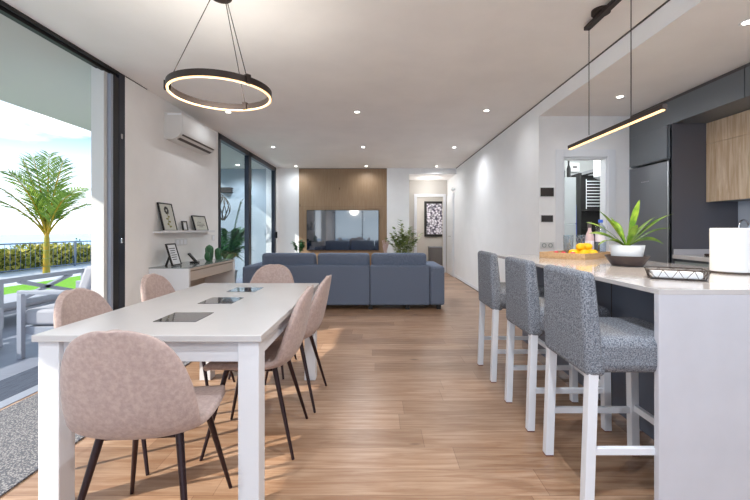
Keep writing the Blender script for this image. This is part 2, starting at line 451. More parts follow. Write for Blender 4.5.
# far left slider (two panes)
w1 = sempty('window_1')
for y0, y1 in ((5.99, 6.09), (7.40, 7.56), (9.27, 9.39)):
    rbox(LX-0.08, LX+0.004, y0, y1, 0, CZ).build('window_frame', M['anthracite'], w1, bevel=0.004, smooth=False)
rbox(LX-0.08, LX+0.004, 5.99, 9.39, CZ-0.09, CZ-0.001).build('window_frame', M['anthracite'], w1, bevel=0.004, smooth=False)
rbox(LX-0.08, LX+0.004, 5.99, 9.39, 0, 0.06).build('window_frame', M['anthracite'], w1, smooth=False)
rbox(LX-0.045, LX-0.037, 6.09, 7.40, 0.06, CZ-0.09).build('pane', M['pane'], w1, smooth=False)
rbox(LX-0.045, LX-0.037, 7.56, 9.27, 0.06, CZ-0.09).build('pane', M['pane'], w1, smooth=False)
rbox(LX+0.004, LX+0.05, 9.31, 9.34, 0.98, 1.14).build('door_handle', M['black'], w1, bevel=0.006)

# ---- corridor beyond the far opening
sbox('floor', 'floor', -1.0, 4.0, FY, 13.8, -0.12, 0)
sbox('ceiling', 'ceiling', OX-0.12, RX, FY+0.12, 10.7, 2.56, 2.7)
sbox('wall_corridor', 'beige', OX-0.12, OX, FY+0.12, 10.7, 0, 2.56)
sbox('wall_corridor', 'beige', OX-0.12, 1.08, 10.7, 10.82, 0, 2.56)
sbox('wall_corridor', 'beige', 1.81, RX, 10.7, 10.82, 0, 2.56)
sbox('wall_corridor', 'beige', 1.08, 1.81, 10.7, 10.82, 2.1, 2.56)
mb = MB().box(1.0, 1.08, 10.68, 10.70, 0, 2.18).box(1.81, 1.89, 10.68, 10.70, 0, 2.18).box(1.08, 1.81, 10.68, 10.70, 2.1, 2.18)
struct(mb.build('door_4', M['trim'], bevel=0.004, smooth=False))
d5 = sempty('door_5')
rbox(RX-0.03, RX-0.002, 9.72, 10.6, 0, 2.12).build('door_frame', M['trim'], d5, bevel=0.004, smooth=False)
rbox(RX-0.045, RX-0.03, 9.8, 10.52, 0.01, 2.04).build('door_leaf', M['trim'], d5, bevel=0.004, smooth=False)
MB().tube([(RX-0.05, 9.9, 1.02), (RX-0.085, 9.9, 1.02), (RX-0.085, 10.02, 1.02)], 0.009).build('door_handle', M['steel'], d5)
# end room
sbox('wall_bedroom', 'beige', 0.0, 3.3, 13.5, 13.62, 0, 2.6)
sbox('wall_bedroom', 'beige', -0.12, 0.0, 10.82, 13.62, 0, 2.6)
sbox('ceiling', 'ceiling', -0.12, 3.4, 10.82, 13.6, 2.6, 2.7)
w2 = sempty('window_2')
X0, X1, Z0, Z1 = 1.62, 2.5, 0.95, 2.18
mb = MB().box(X0, X0+0.08, 13.44, 13.5, Z0, Z1).box(X1-0.001, X1+0.08, 13.44, 13.5, Z0, Z1).box(X0+0.08, X1, 13.44, 13.5, Z1-0.08, Z1).box(X0+0.08, X1, 13.44, 13.5, Z0, Z0+0.08)
mb.build('window_frame', M['black'], w2, smooth=False)
rbox(X0+0.08, X1, 13.475, 13.49, Z0+0.08, Z1-0.08).build('pane', M['pattern'], w2, smooth=False)

# ---- utility room
sbox('floor', mat('utility_floor', (170, 170, 172), 0.5), KX+0.0, 4.6, KY, 6.8, -0.12, 0)
sbox('wall_utility', 'util_wall', RX+0.12, 4.6, 6.7, 6.82, 0, KZ)
sbox('wall_utility', 'util_wall', 4.5, 4.62, KY+0.12, 6.7, 0, KZ)
sbox('ceiling', 'util_wall', RX+0.12, 4.6, KY+0.12, 6.82, KZ, KZ+0.1)

# ---- terrace & garden
sbox('terrace_floor', 'tile', -6.0, LX, -6, 16, -0.14, -0.02)
mb = MB()
for x in (-5.2, -4.4, -3.6, -2.8): mb.box(x-0.004, x+0.004, -2, 14, -0.0205, -0.0195)
for y in range(-2, 18): mb.box(-6, LX-0.12, y*0.8-0.004, y*0.8+0.004, -0.0205, -0.0195)
struct(mb.build('trim_4', mat('tile_joint', (140, 146, 160), 0.8), smooth=False))
sbox('lawn_ground', 'lawn', -7.9, -6.0, -6, 30, -0.2, -0.03)
sbox('pool_deck', 'deck', -10.6, -7.9, -6, 30, -0.2, -0.03)
sbox('sea', 'sea', -4000, -60, -2000, 5000, -45, -44)
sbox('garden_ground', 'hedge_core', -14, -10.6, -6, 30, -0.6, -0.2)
sbox('terrace_soffit', 'soffit', -4.42, LX-0.1, -5.0, 9.72, CZ+0.0, CZ+0.3)
sbox('terrace_pillar', 'ext_white', -2.645, LX-0.04, 3.55, 3.78, -0.02, CZ)
sbox('terrace_wall', 'ext_wall', -4.42, LX-0.24, 9.6, 9.72, -0.02, CZ)
sbox('roof_slab', 'ext_white', LX-0.1, 4.7, -2.6, 14, CZ+0.14, CZ+0.3)   # roof with eave behind the room
sbox('terrace_floor', 'deck', LX, 6, -9, BY-0.12, -0.14, -0.02)  # unseen paving, made pale to bounce daylight onto the ceiling

# ================================================================== CEILING FIXTURES
t = thing('ceiling_spotlight', '', 'spotlight')
MB().lathe([(0.030, -0.002), (0.045, -0.004), (0.048, 0.0), (0.030, 0.0)], 24, close=True).build('trim_ring', M['trim'], t)
MB().lathe([(0, -0.001), (0.030, -0.001)], 20).build('lens', M['lens'], t)
add_light('lamp', 'SPOT', (0, 0, -0.02), 32, (0.90, 0.95, 1), t, spot_size=math.radians(165), spot_blend=1.0, shadow_soft_size=0.03)
spots = [(-1.93, 4.96, CZ, 'recessed ceiling spotlight seen just under the round ring pendant'),
         (-0.27, 4.96, CZ, 'recessed ceiling spotlight in the middle column, nearest the camera'),
         (1.38, 4.9, CZ, 'recessed ceiling spotlight near the right wall, nearest the camera'),
         (-1.92, 7.05, CZ, 'recessed ceiling spotlight in second row, beside the dark left window'),
         (-0.27, 7.05, CZ, 'recessed ceiling spotlight in the middle column of the second row'),
         (1.40, 7.08, CZ, 'recessed ceiling spotlight in second row, beside right wall groove'),
         (-1.95, 9.15, CZ, 'small ceiling spotlight above left edge of wood panel'),
         (-0.28, 9.15, CZ, 'small ceiling spotlight above right half of wood panel'),
         (1.40, 9.2, CZ, 'small ceiling spotlight in front of the corridor opening'),
         (2.47, 3.93, KZ, 'recessed kitchen ceiling spotlight seen behind the pendant wires'),
         (2.42, 2.52, KZ, 'recessed kitchen ceiling spotlight at right edge, nearest the camera')]
for i, (x, y, z, lb) in enumerate(spots):
    o = place(t, i == 0, (x, y, z), 0, lb, 'recessed ceiling spotlights')
    if y < 5 and x < -1.5:      # the lamp beside the air conditioner is dimmed
        for c in o.children:
            if c.type == 'LIGHT': c.data = c.data.copy(); c.data.energy = 8
    if 7 < y < 8:
        for c in o.children:
            if c.type == 'LIGHT': c.data = c.data.copy(); c.data.energy = 80 if abs(x) < 1 else 26
    if y > 8:      # the row along the far wall is dimmed
        for c in o.children:
            if c.type == 'LIGHT': c.data = c.data.copy(); c.data.energy = 13
fill_spots = [(-1.0, 0.2, CZ), (0.6, 1.2, CZ), (-1.0, -1.2, CZ), (0.6, -0.8, CZ), (2.5, 0.8, KZ)]
for x, y, z in fill_spots:      # unseen spotlights added as fill light behind and beside the camera
    o = place(t, False, (x, y, z), 0, 'added fill spotlight out of view behind the camera', 'added fill spotlights behind the camera')
    for c in o.children:
        if c.type == 'LIGHT': c.data = c.data.copy(); c.data.energy = 76

# ring pendant
rc = (-1.015, 2.49); rz = 2.045; R = 0.305
t = thing('ring_pendant', 'round dark bronze ring pendant with warm glowing underside above the table', 'pendant lamp', (rc[0], rc[1], CZ))
zb = rz-CZ
MB().lathe([(R-0.008, zb+0.008), (R+0.012, zb+0.008), (R+0.012, zb+0.048), (R-0.008, zb+0.048)], 72, close=True).build('ring', M['bronze'], t, ang=50)
MB().lathe([(R-0.003, zb), (R+0.007, zb), (R+0.009, zb+0.0095), (R-0.005, zb+0.0095)], 72, close=True).build('light_strip', M['glow'], t, ang=50, label='warm glowing light strip')
MB().lathe([(0, -0.022), (0.062, -0.022), (0.067, -0.018), (0.067, 0), (0, 0)], 36).build('canopy', M['bronze'], t)
for a in (200, 80, -40):
    ax, ay = math.cos(math.radians(a)), math.sin(math.radians(a))
    MB().tube([(ax*0.055, ay*0.055, -0.02), (ax*(R+0.002), ay*(R+0.002), zb+0.04)], 0.0028, 6).build('cable', M['bronze'], t)
    MB().box(-0.02, 0.02, -0.014, 0.014, -0.024, 0.03, Matrix.Translation((ax*(R+0.002), ay*(R+0.002), zb+0.028)) @ Matrix.Rotation(math.radians(a), 4, 'Z')).build('clip', M['bronze'], t)
add_light('lamp', 'POINT', (0, 0, zb-0.05), 11, (1, 0.95, 0.86), t, shadow_soft_size=0.2)

# linear pendant
bx, y0, y1, bz = 1.54, 2.066, 3.10, 1.831
t = thing('linear_pendant', 'long dark bar pendant with warm light strip hanging over the island', 'pendant lamp', (bx, 2.58, CZ))
yy0, yy1, zz = y0-2.58, y1-2.58, bz-0.008-CZ
rbox(-0.014, 0.014, yy0, yy1, zz+0.009, zz+0.036).build('bar', M['bronze'], t, bevel=0.003, smooth=False)
rbox(-0.010, 0.010, yy0+0.01, yy1-0.01, zz, zz+0.0095).build('light_strip', M['glow'], t, bevel=0.003, smooth=False, label='warm glowing light strip')
for y in (2.81, 2.343):
    MB().tube([(0, y-2.58, zz+0.05), (0, y-2.58, -0.03)], 0.0032, 6).build('cable', M['bronze'], t)
rbox(-0.022, 0.022, -0.42, 0.262, -0.05, -0.022).build('canopy_bar', M['bronze'], t, bevel=0.003, smooth=False)
MB().lathe([(0, -0.024), (0.06, -0.024), (0.06, 0), (0, 0)], 32, c=(0, 0.08, 0)).build('canopy', M['bronze'], t)
add_light('lamp', 'AREA', (0, 0, zz-0.01), 8, (1, 0.8, 0.55), t, shape='RECTANGLE', size=0.03, size_y=1.0)

# air conditioner
t = thing('air_conditioner', 'white wall-mounted air conditioner high on the left wall', 'air conditioner', (LX, 4.476, 2.24))
prof = [(0, 0), (0.10, 0), (0.155, 0.022), (0.20, 0.075), (0.212, 0.13), (0.212, 0.30), (0.205, 0.31), (0, 0.31)]
W = 0.95
mb = MB(); mb._add([Vector((x, 0, z)) for x, z in prof]+[Vector((x, W, z)) for x, z in prof],
   [tuple(range(8)), tuple(reversed(range(8, 16)))]+[(i, 8+i, 8+(i+1) % 8, (i+1) % 8) for i in range(8)])
mb.build('housing', M['ac'], t, bevel=0.008, seg=3, ang=50)
MB().hexa([(0.128, 0.05, 0.006), (0.128, W-0.04, 0.006), (0.160, W-0.04, 0.022), (0.160, 0.05, 0.022)],
          [(0.126, 0.05, 0.012), (0.126, W-0.04, 0.012), (0.158, W-0.04, 0.030), (0.158, 0.05, 0.030)]).build('louvre', M['dark_slot'], t, smooth=False, label='dark air slot')
MB().hexa([(0.183, 0.05, 0.050), (0.183, W-0.04, 0.050), (0.196, W-0.04, 0.066), (0.196, 0.05, 0.066)],
          [(0.178, 0.05, 0.056), (0.178, W-0.04, 0.056), (0.190, W-0.04, 0.072), (0.190, 0.05, 0.072)]).build('louvre', M['dark_slot'], t, smooth=False, label='dark air slot')
rbox(0.04, 0.2, -0.002, 0.004, 0.28, 0.30).build('side_clip', M['trim'], t, smooth=False)

# ================================================================== DINING TABLE
TX0, TX1, TY0, TY1 = -1.415, -0.476, 1.57, 3.12
cx, cy = (TX0+TX1)/2, (TY0+TY1)/2; hw, hl = (TX1-TX0)/2, (TY1-TY0)/2
t = thing('dining_table', 'long white dining table with glossy grey top and square legs', 'table', (cx, cy, 0))
rbox(-hw, hw, -hl, hl, 0.722, 0.75).build('tabletop', M['table'], t, bevel=0.003, smooth=False)
for sx in (-1, 1):
    for sy in (-1, 1):
        x, y = sx*(hw-0.058), sy*(hl-0.058)
        rbox(x-0.043, x+0.043, y-0.043, y+0.043, 0, 0.722).build('leg', M['table_leg'], t, bevel=0.003, smooth=False)
for sy in (-1, 1):
    y = sy*(hl-0.05)
    rbox(-hw+0.101, hw-0.101, y-0.012, y+0.012, 0.63, 0.722).build('apron', M['table_leg'], t, bevel=0.002, smooth=False)
for sx in (-1, 1):
    x = sx*(hw-0.05)
    rbox(x-0.012, x+0.012, -hl+0.101, hl-0.101, 0.63, 0.722).build('apron', M['table_leg'], t, bevel=0.002, smooth=False)
for i, (y0, y1, lb) in enumerate([(1.80, 2.00, 'square smoked glass tile on the table, nearest the camera'),
                  (2.245, 2.445, 'square smoked glass tile in the middle of the white table'),
                  (2.67, 2.87, 'square smoked glass tile on the table, nearest the sofa')]):
    o = rbox(-0.1, 0.1, -0.1, 0.1, 0, 0.0025).build('glass_placemat', M['placemat'], smooth=False, loc=(-0.952, (y0+y1)/2, 0.75))
    tag(o, lb, 'placemat', 'smoked glass tiles on the dining table')

# ================================================================== DINING CHAIRS
def chair_shell():
    # centre profile (y, z, halfwidth, lift along normal)
    key = [(0.245, 0.432, 0.145, 0.0), (0.235, 0.455, 0.185, 0.002), (0.19, 0.470, 0.210, 0.006), (0.10, 0.468, 0.224, 0.012),
           (0.0, 0.458, 0.226, 0.018), (-0.10, 0.450, 0.224, 0.034), (-0.165, 0.456, 0.220, 0.052), (-0.208, 0.495, 0.218, 0.064),
           (-0.232, 0.56, 0.216, 0.066), (-0.248, 0.63, 0.209, 0.060), (-0.262, 0.70, 0.195, 0.050), (-0.274, 0.765, 0.172, 0.038),
           (-0.283, 0.815, 0.138, 0.026), (-0.288, 0.843, 0.096, 0.012), (-0.290, 0.857, 0.045, 0.003), (-0.2905, 0.861, 0.0, 0.0)]
    nu = 12; P = []
    for i, (y, z, w, l) in enumerate(key):
        a = key[max(0, i-1)]; b = key[min(len(key)-1, i+1)]
        d = Vector((0, b[0]-a[0], b[1]-a[1])).normalized()
        nrm = Vector((0, d.z, -d.y))      # towards sitter (up for seat, +y for the back)
        if nrm.z < 0 and i < 6: nrm = -nrm
        row = []
        for j in range(nu+1):
            u = -1 + 2*j/nu
            row.append(Vector((w*math.sin(u*PI/2*0.86)/math.sin(PI/2*0.86), y, z)) + nrm*l*abs(u)**2.0)
        P.append(row)
    g = MB().grid(P); bmesh.ops.remove_doubles(g.bm, verts=g.bm.verts, dist=0.0008); return g
def make_chair():
    t = thing('dining_chair', '', 'chair')
    chair_shell().build('padded_shell', M['velvet'], t, solid=0.032, sub=2)
    for sx in (-1, 1):
        for sy, yt, yb in ((1, 0.13, 0.235), (-1, -0.12, -0.235)):
            MB().tube([(sx*0.135, yt, 0.445), (sx*0.215, yb, 0.0)], [0.0145, 0.008], 12).build('leg', M['chair_leg'], t)
    mb = MB()
    mb.tube([(-0.14, 0.13, 0.436), (0.14, 0.13, 0.436)], 0.010, 8).tube([(-0.14, -0.12, 0.436), (0.14, -0.12, 0.436)], 0.010, 8)
    mb.tube([(-0.135, 0.13, 0.436), (-0.135, -0.12, 0.436)], 0.010, 8).tube([(0.135, 0.13, 0.436), (0.135, -0.12, 0.436)], 0.010, 8)
    mb.build('seat_frame', M['chair_leg'], t)
    return t
ch = make_chair()
D = math.radians
for i, (x, y, r, lb) in enumerate([
    (-0.868, 1.51, D(5), 'dusty pink velvet chair at near end of table, back to the camera'),
    (-0.675, 2.19, D(91), 'dusty pink velvet chair on right side of table, nearer the camera'),
    (-0.635, 2.71, D(88), 'dusty pink velvet chair on right side of table, nearer the sofa'),
    (-1.345, 2.07, D(-90), 'dusty pink velvet chair on left side of table, nearer the terrace opening'),
    (-1.35, 2.775, D(-90), 'dusty pink velvet chair on left side of table, in front of the desk'),
    (-0.962, 3.275, D(180), 'dusty pink velvet chair at far end of table before the sofa')]):
    place(ch, i == 0, (x, y, 0), r, lb, 'dusty pink velvet dining chairs')

# ================================================================== ISLAND
IX0, IX1, IY0, IY1 = 1.18, 2.2, 1.618, 3.9
t = thing('island_worktop', 'pale glossy stone worktop of the island with waterfall end panel', 'worktop', (IX0, IY0, 0))
rbox(0, IX1-IX0, 0, IY1-IY0, 0.908, 0.93).build('top_slab', M['stone'], t, bevel=0.0015, smooth=False)
rbox(0, IX1-IX0, 0, 0.028, 0, 0.9078).build('end_panel', M['stone_side'], t, bevel=0.0015, smooth=False)
t = thing('island_cabinet', 'slate grey island base under the pale worktop, behind the stools', 'cabinet', (1.45, IY0+0.03, 0))
rbox(0, 0.72, 0, 2.22, 0, 0.907).build('body', M['island_base'], t, bevel=0.002, smooth=False)
for y in (0.74, 1.48):
    rbox(-0.003, 0, y-0.002, y+0.002, 0.08, 0.905).build('panel_joint', M['gap'], t, smooth=False)
rbox(-0.004, 0, 0, 2.22, 0, 0.08).build('plinth', M['steel'], t, smooth=False)

def make_stool():
    t = thing('bar_stool', '', 'bar stool')
    # seat
    P = MB()
    P.box(-0.20, 0.255, -0.212, 0.212, 0.565, 0.725)
    o = P.build('seat', M['tweed'], t, bevel=0.045, seg=5)
    # backrest: tapered and leaning slightly
    b = [(-0.238, -0.215, 0.555), (-0.150, -0.215, 0.555), (-0.150, 0.215, 0.555), (-0.238, 0.215, 0.555)]
    tp = [(-0.252, -0.200, 1.0), (-0.190, -0.200, 1.0), (-0.190, 0.200, 1.0), (-0.252, 0.200, 1.0)]
    MB().hexa(b, tp).build('backrest', M['tweed'], t, bevel=0.026, seg=4)
    lg = 0.021
    for sx, xt, xb in ((-1, -0.205, -0.225), (1, 0.215, 0.225)):
        for sy in (-1, 1):
            y = sy*0.188
            mb = MB().hexa([(xb-lg, y-lg, 0.006), (xb+lg, y-lg, 0.006), (xb+lg, y+lg, 0.006), (xb-lg, y+lg, 0.006)],
                           [(xt-lg, y-lg, 0.58), (xt+lg, y-lg, 0.58), (xt+lg, y+lg, 0.58), (xt-lg, y+lg, 0.58)])
            l = mb.build('leg', M['stool_leg'], t, bevel=0.003, smooth=False)
            rbox(xb-lg+0.002, xb+lg-0.002, y-lg+0.002, y+lg-0.002, 0, 0.006).build('foot_pad', M['foot'], l, smooth=False)
    for sy in (-1, 1):
        y = sy*0.188
        rbox(-0.20, 0.202, y-0.011, y+0.011, 0.22, 0.25).build('stretcher', M['stool_leg'], t, bevel=0.002, smooth=False)
    rbox(0.213, 0.235, -0.168, 0.168, 0.235, 0.268).build('footrest', M['stool_leg'], t, bevel=0.002, smooth=False)
    return t
st = make_stool()
for i, (y, lb) in enumerate([(1.838, 'grey tweed bar stool with white legs, nearest the camera'),
                             (2.455, 'grey tweed bar stool with white legs, middle of the row of three'),
                             (3.18, 'grey tweed bar stool with white legs, farthest along the island')]):
    place(st, i == 0, (1.12, y, 0), 0, lb, 'grey bar stools along the island')

# ------------------------------------------------------------------ things on the island
ZT = 0.93
# wooden tray
tp0 = Vector((1.71, 3.18, ZT)); ta = math.radians(38)
t = thing('wooden_tray', 'light wooden serving tray holding fruit on far end of the island', 'tray', tp0, ta)
TL, TWd = 0.56, 0.40
rbox(0, TL, 0, TWd, 0, 0.012).build('base', M['tray'], t, bevel=0.002, smooth=False)
for b in ((0, TL, 0, 0.014), (0, TL, TWd-0.014, TWd), (0, 0.014, 0.014, TWd-0.014), (TL-0.014, TL, 0.014, TWd-0.014)):
    rbox(b[0], b[1], b[2], b[3], 0.012, 0.052).build('rim', M['tray'], t, bevel=0.003, smooth=False)
def on_tray(a, b, z=0.012):
    return (tp0.x + a*math.cos(ta) - b*math.sin(ta), tp0.y + a*math.sin(ta) + b*math.cos(ta), ZT+z)
# yellow fruit
def fruit(label, loc, rz, tilt=0.0):
    mb = MB(); n = 14; prof = []
    for i in range(n+1):
        a = PI*i/n; r = 0.034*math.sin(a)**0.85; z = -0.05*math.cos(a)
        if i <= 1 or i >= n-1: r *= 0.6
        prof.append((max(r, 0) if 0 < i < n else 0, z))
    mb.lathe(prof, 18)
    rot = Matrix.Rotation(rz, 4, 'Z') @ Matrix.Rotation(PI/2+tilt, 4, 'Y')
    for v in mb.bm.verts: v.co = rot @ v.co
    o = mb.build('lemon', M['lemon'], loc=loc, sub=0)
    return tag(o, label, 'fruit', 'yellow fruit piled on the wooden tray')
fl = [((0.20, 0.09), 0.3, 0.034, 'front left yellow fruit at the bottom of the pile on the tray'),
      ((0.285, 0.07), -0.5, 0.034, 'front middle yellow fruit at the bottom of the pile'),
      ((0.345, 0.11), 1.2, 0.034, 'right yellow fruit at the bottom of the pile on the tray'),
      ((0.20, 0.18), -0.2, 0.034, 'back left yellow fruit at the bottom of the pile'),
      ((0.285, 0.175), 0.7, 0.034, 'back middle yellow fruit hidden low in the pile'),
      ((0.225, 0.135), 0.5, 0.088, 'upper left yellow fruit on top of the pile'),
      ((0.30, 0.12), -0.4, 0.088, 'upper right yellow fruit on top of the pile')]
for (a, b), r, z, lb in fl:
    fruit(lb, on_tray(a, b, 0.012+z), r)
for a, b, lb in ((0.045, 0.12, 'small red fruit beside the yellow pile, nearer the tray rim'), (0.045, 0.20, 'small red fruit at the left end of the wooden tray'), (0.05, 0.27, 'small red fruit in the far left corner of the tray')):
    o = MB().ball((0, 0, 0.026), 0.026, (1, 1, 1), 14).build('red_fruit', M['redfruit'], loc=on_tray(a, b))
    tag(o, lb, 'fruit', 'small red fruit on the wooden tray')
# glass tumblers
def tumbler(loc, lb):
    t = thing('glass_tumbler', lb, 'glass', loc, 0, 'patterned glass tumblers on the tray')
    mb = MB().lathe([(0, 0.0), (0.036, 0), (0.040, 0.01), (0.046, 0.19), (0.043, 0.19), (0.037, 0.014), (0, 0.012)], 24)
    mb.build('bowl', M['glass'], t)
    mb = MB(); n = 8
    for k in range(n):
        for s in (1, -1):
            pts = []
            for q in range(7):
                z = 0.04+0.135*q/6; r = 0.0420+0.004*q/6; a = 2*PI*k/n + s*2*PI/n*q/3
                pts.append((r*math.cos(a), r*math.sin(a), z))
            mb.tube(pts, 0.0012, 4)
    mb.build('cut_pattern', mat('cut_glass', (170, 172, 182), 0.2), t)
tumbler(on_tray(0.40, 0.33), 'diamond-cut glass tumbler behind the yellow fruit, left one')
tumbler(on_tray(0.49, 0.25), 'diamond-cut glass tumbler behind the yellow fruit, beside the rose bottle')
# rose bottle
bl = on_tray(0.435, 0.15)
t = thing('rose_bottle', 'slim pinkish bottle with dark cap beside the water bottle', 'bottle', bl)
MB().lathe([(0, 0), (0.034, 0), (0.037, 0.006), (0.037, 0.17), (0.030, 0.20), (0.015, 0.235), (0.014, 0.26), (0, 0.26)], 24).build('body', M['pink_liquid'], t)
MB().lathe([(0, 0.258), (0.017, 0.258), (0.017, 0.315), (0, 0.315)], 20).build('cap', M['cap_dark'], t)
MB().lathe([(0.0375, 0.05), (0.0375, 0.14)], 24).build('bottle_label', M['label'], t)
# water bottle
bl = on_tray(0.495, 0.08)
t = thing('water_bottle', 'large clear water bottle with a blue cap on the tray', 'bottle', bl)
prof = [(0, 0), (0.040, 0), (0.044, 0.01)]
z = 0.02
while z < 0.20:
    prof += [(0.044, z), (0.042, z+0.008), (0.044, z+0.016)]; z += 0.022
prof += [(0.044, 0.225), (0.036, 0.265), (0.016, 0.295), (0.015, 0.31), (0, 0.31)]
MB().lathe(prof, 28).build('body', M['water_plastic'], t)
MB().lathe([(0, 0.305), (0.019, 0.305), (0.019, 0.33), (0.017, 0.334), (0, 0.334)], 20).build('cap', M['blue'], t, label='blue screw cap')
MB().lathe([(0.0448, 0.13), (0.0448, 0.20)], 28).build('bottle_label', M['label'], t)
# potted fern with dark bowl
pb = Vector((1.745, 2.70, ZT))
o = MB().lathe([(0, 0), (0.085, 0), (0.095, 0.004), (0.132, 0.062), (0.138, 0.072), (0.130, 0.072), (0.092, 0.016), (0, 0.014)], 40).build('dark_bowl', M['bowl'], loc=pb)
tag(o, 'shallow dark wooden bowl under the white plant pot', 'bowl')
t = thing('potted_fern', 'broad-leaved green plant in white pot standing in the dark bowl', 'plant', (pb.x, pb.y, ZT+0.0145))
MB().lathe([(0, 0), (0.082, 0), (0.09, 0.02), (0.106, 0.118), (0.108, 0.13), (0.10, 0.13), (0.096, 0.11), (0, 0.11)], 36).build('pot', M['pot_white'], t)
MB().lathe([(0, 0.112), (0.096, 0.112)], 24).build('soil', M['soil'], t)
def leaf_curve(az, L, rise, droop, n=9, start=(0, 0, 0.11)):
    pts = []
    for i in range(n):
        s = i/(n-1)
        r = L*s; z = rise*(s) - droop*s*s
        pts.append(Vector((start[0]+r*math.cos(az), start[1]+r*math.sin(az), start[2]+z)))
    return pts
W9 = [0.22, 0.32, 0.5, 0.75, 0.98, 1.0, 0.85, 0.5, 0.03]
mbv = []
for az, L, rs, dr, w in [(182, 0.20, 0.36, 0.10, 0.017), (172, 0.27, 0.30, 0.12, 0.020), (190, 0.23, 0.18, 0.16, 0.024), (160, 0.24, 0.22, 0.12, 0.020),
                         (8, 0.10, 0.40, 0.06, 0.022), (-6, 0.31, 0.36, 0.12, 0.030), (10, 0.24, 0.32, 0.10, 0.027), (-18, 0.27, 0.26, 0.12, 0.026),
                         (-28, 0.21, 0.20, 0.17, 0.020), (95, 0.16, 0.30, 0.10, 0.022), (-85, 0.10, 0.22, 0.06, 0.018), (140, 0.10, 0.26, 0.04, 0.018), (40, 0.2, 0.2, 0.12, 0.022)]:
    a = math.radians(az)
    pts = leaf_curve(a, L, rs, dr)
    tilt = random.uniform(-0.5, 0.5)
    MB().blade(pts, [w*1.55*q for q in W9], (-math.sin(a), math.cos(a), tilt), 0.3).build('leaf', M['leaf'], t, solid=0.0012, sub=1)
# geometric wire basket with napkins
wb = Vector((1.39, 1.965, ZT)); wa = math.radians(-30)
t = thing('wire_basket', 'low black geometric wire basket on near end of the island', 'basket', wb, wa)
BL, BWd, BH = 0.225, 0.15, 0.05
mb = MB(); wr = 0.0022
c4 = [(0, 0), (BL, 0), (BL, BWd), (0, BWd)]; e4 = [(-0.012, -0.012), (BL+0.012, -0.012), (BL+0.012, BWd+0.012), (-0.012, BWd+0.012)]
for i in range(4):
    a, b = c4[i], c4[(i+1) % 4]; A, B = e4[i], e4[(i+1) % 4]
    mb.tube([(a[0], a[1], wr), (b[0], b[1], wr)], wr, 6); mb.tube([(A[0], A[1], BH), (B[0], B[1], BH)], wr*1.3, 6)
    k = 4 if i % 2 == 0 else 3
    for q in range(k):
        s0, s1 = q/k, (q+1)/k; sm = (s0+s1)/2
        f = lambda P, Q, s: (P[0]+(Q[0]-P[0])*s, P[1]+(Q[1]-P[1])*s)
        m0 = f(a, b, sm); t0 = f(A, B, s0); t1 = f(A, B, s1)
        mb.tube([(t0[0], t0[1], BH), (m0[0], m0[1], wr), (t1[0], t1[1], BH)], wr*0.8, 5)
mb.build('wire_frame', M['bronze'], t)
rbox(0.004, BL-0.004, 0.004, BWd-0.004, 0.0045, 0.007).build('base_plate', M['bronze'], t, smooth=False)
o = MB().box(0, 0.2, 0, 0.125, 0, 0.033).build('paper_napkins', M['paper'], bevel=0.004, loc=(0, 0, 0))
o.location = wb + Matrix.Rotation(wa, 3, 'Z') @ Vector((0.012, 0.012, 0.0072)); o.rotation_euler = (0, 0, wa)
tag(o, 'stack of white paper napkins inside the black wire basket', 'napkins')
# paper towel roll
pr = Vector((2.066, 2.25, ZT))
t = thing('paper_roll_holder', 'dark round base plate under the large white paper roll', 'holder', pr)
MB().lathe([(0, 0), (0.107, 0), (0.11, 0.004), (0.107, 0.008), (0, 0.008)], 48).build('base', M['bronze'], t)
MB().tube([(0, 0, 0.008), (0, 0, 0.262)], 0.008, 12).build('spindle', M['bronze'], t)
o = MB().lathe([(0.02, 0), (0.095, 0), (0.098, 0.003), (0.098, 0.250), (0.095, 0.253), (0.02, 0.253)], 56, close=True).build('paper_roll', M['paper'], loc=(pr.x, pr.y, ZT+0.0085))
tag(o, 'large white kitchen paper roll at right edge of the island', 'paper roll')

# ================================================================== KITCHEN RUN
FX = 3.0
t = thing('fridge', 'dark steel fridge beside the doorway wall', 'fridge', (FX, 3.985, 0))
rbox(0.03, 0.66, 0.01, 0.585, 0.02, 1.88).build('body', M['cab_dark'], t, smooth=False)
rbox(0, 0.028, 0.0, 0.60, 0.70, 1.895).build('door', M['fridge'], t, bevel=0.003, smooth=False)
dd = rbox(0, 0.028, 0.0, 0.60, 0.06, 0.69).build('drawer', M['fridge'], t, bevel=0.003, smooth=False)
rbox(-0.002, 0.03, -0.008, -0.001, 0.06, 1.895).build('edge_strip', M['steel'], t, smooth=False, label='shiny door edge')
mb = MB()
for k in range(6):
    y = 0.40 - k*0.022
    mb.box(-0.002, 0.0, y-0.014, y-0.006, 1.715, 1.727); mb.box(-0.002, 0.0, y-0.006, y-0.003, 1.719, 1.723)
mb.build('badge', M['steel'], t, smooth=False)
t = thing('fridge_housing', 'tall dark grey housing panels around the fridge', 'cabinet', (FX, 3.93, 0))
rbox(0, 0.675, 0, 0.028, 0, 2.268).build('side_panel', M['panel_dark'], t, bevel=0.001, smooth=False)
rbox(0.0, 0.003, 0.0, 0.0285, 0, 2.268).build('edge_band', M['ext_frame'], t, smooth=False, label='pale panel edge')
t = thing('upper_fridge_cabinet', 'dark grey cabinet with flap door directly above the fridge', 'cabinet', (FX, 3.965, 1.92))
rbox(0.02, 0.66, 0.0, 0.63, 0.0, 0.345).build('body', M['cab_dark'], t, smooth=False)
rbox(0, 0.019, 0.035, 0.63, 0.008, 0.345).build('door', M['cab_dark'], t, bevel=0.0015, smooth=False)
t = thing('side_filler', 'narrow dark grey strip closing fridge housing to the wall', 'panel', (FX, 4.586, 0))
tag(t, 'narrow dark grey strip between fridge and doorway wall', 'panel')
rbox(0.0, 0.03, 0.0, 0.013, 0, 1.9).build('strip', M['ext_frame'], t, smooth=False)
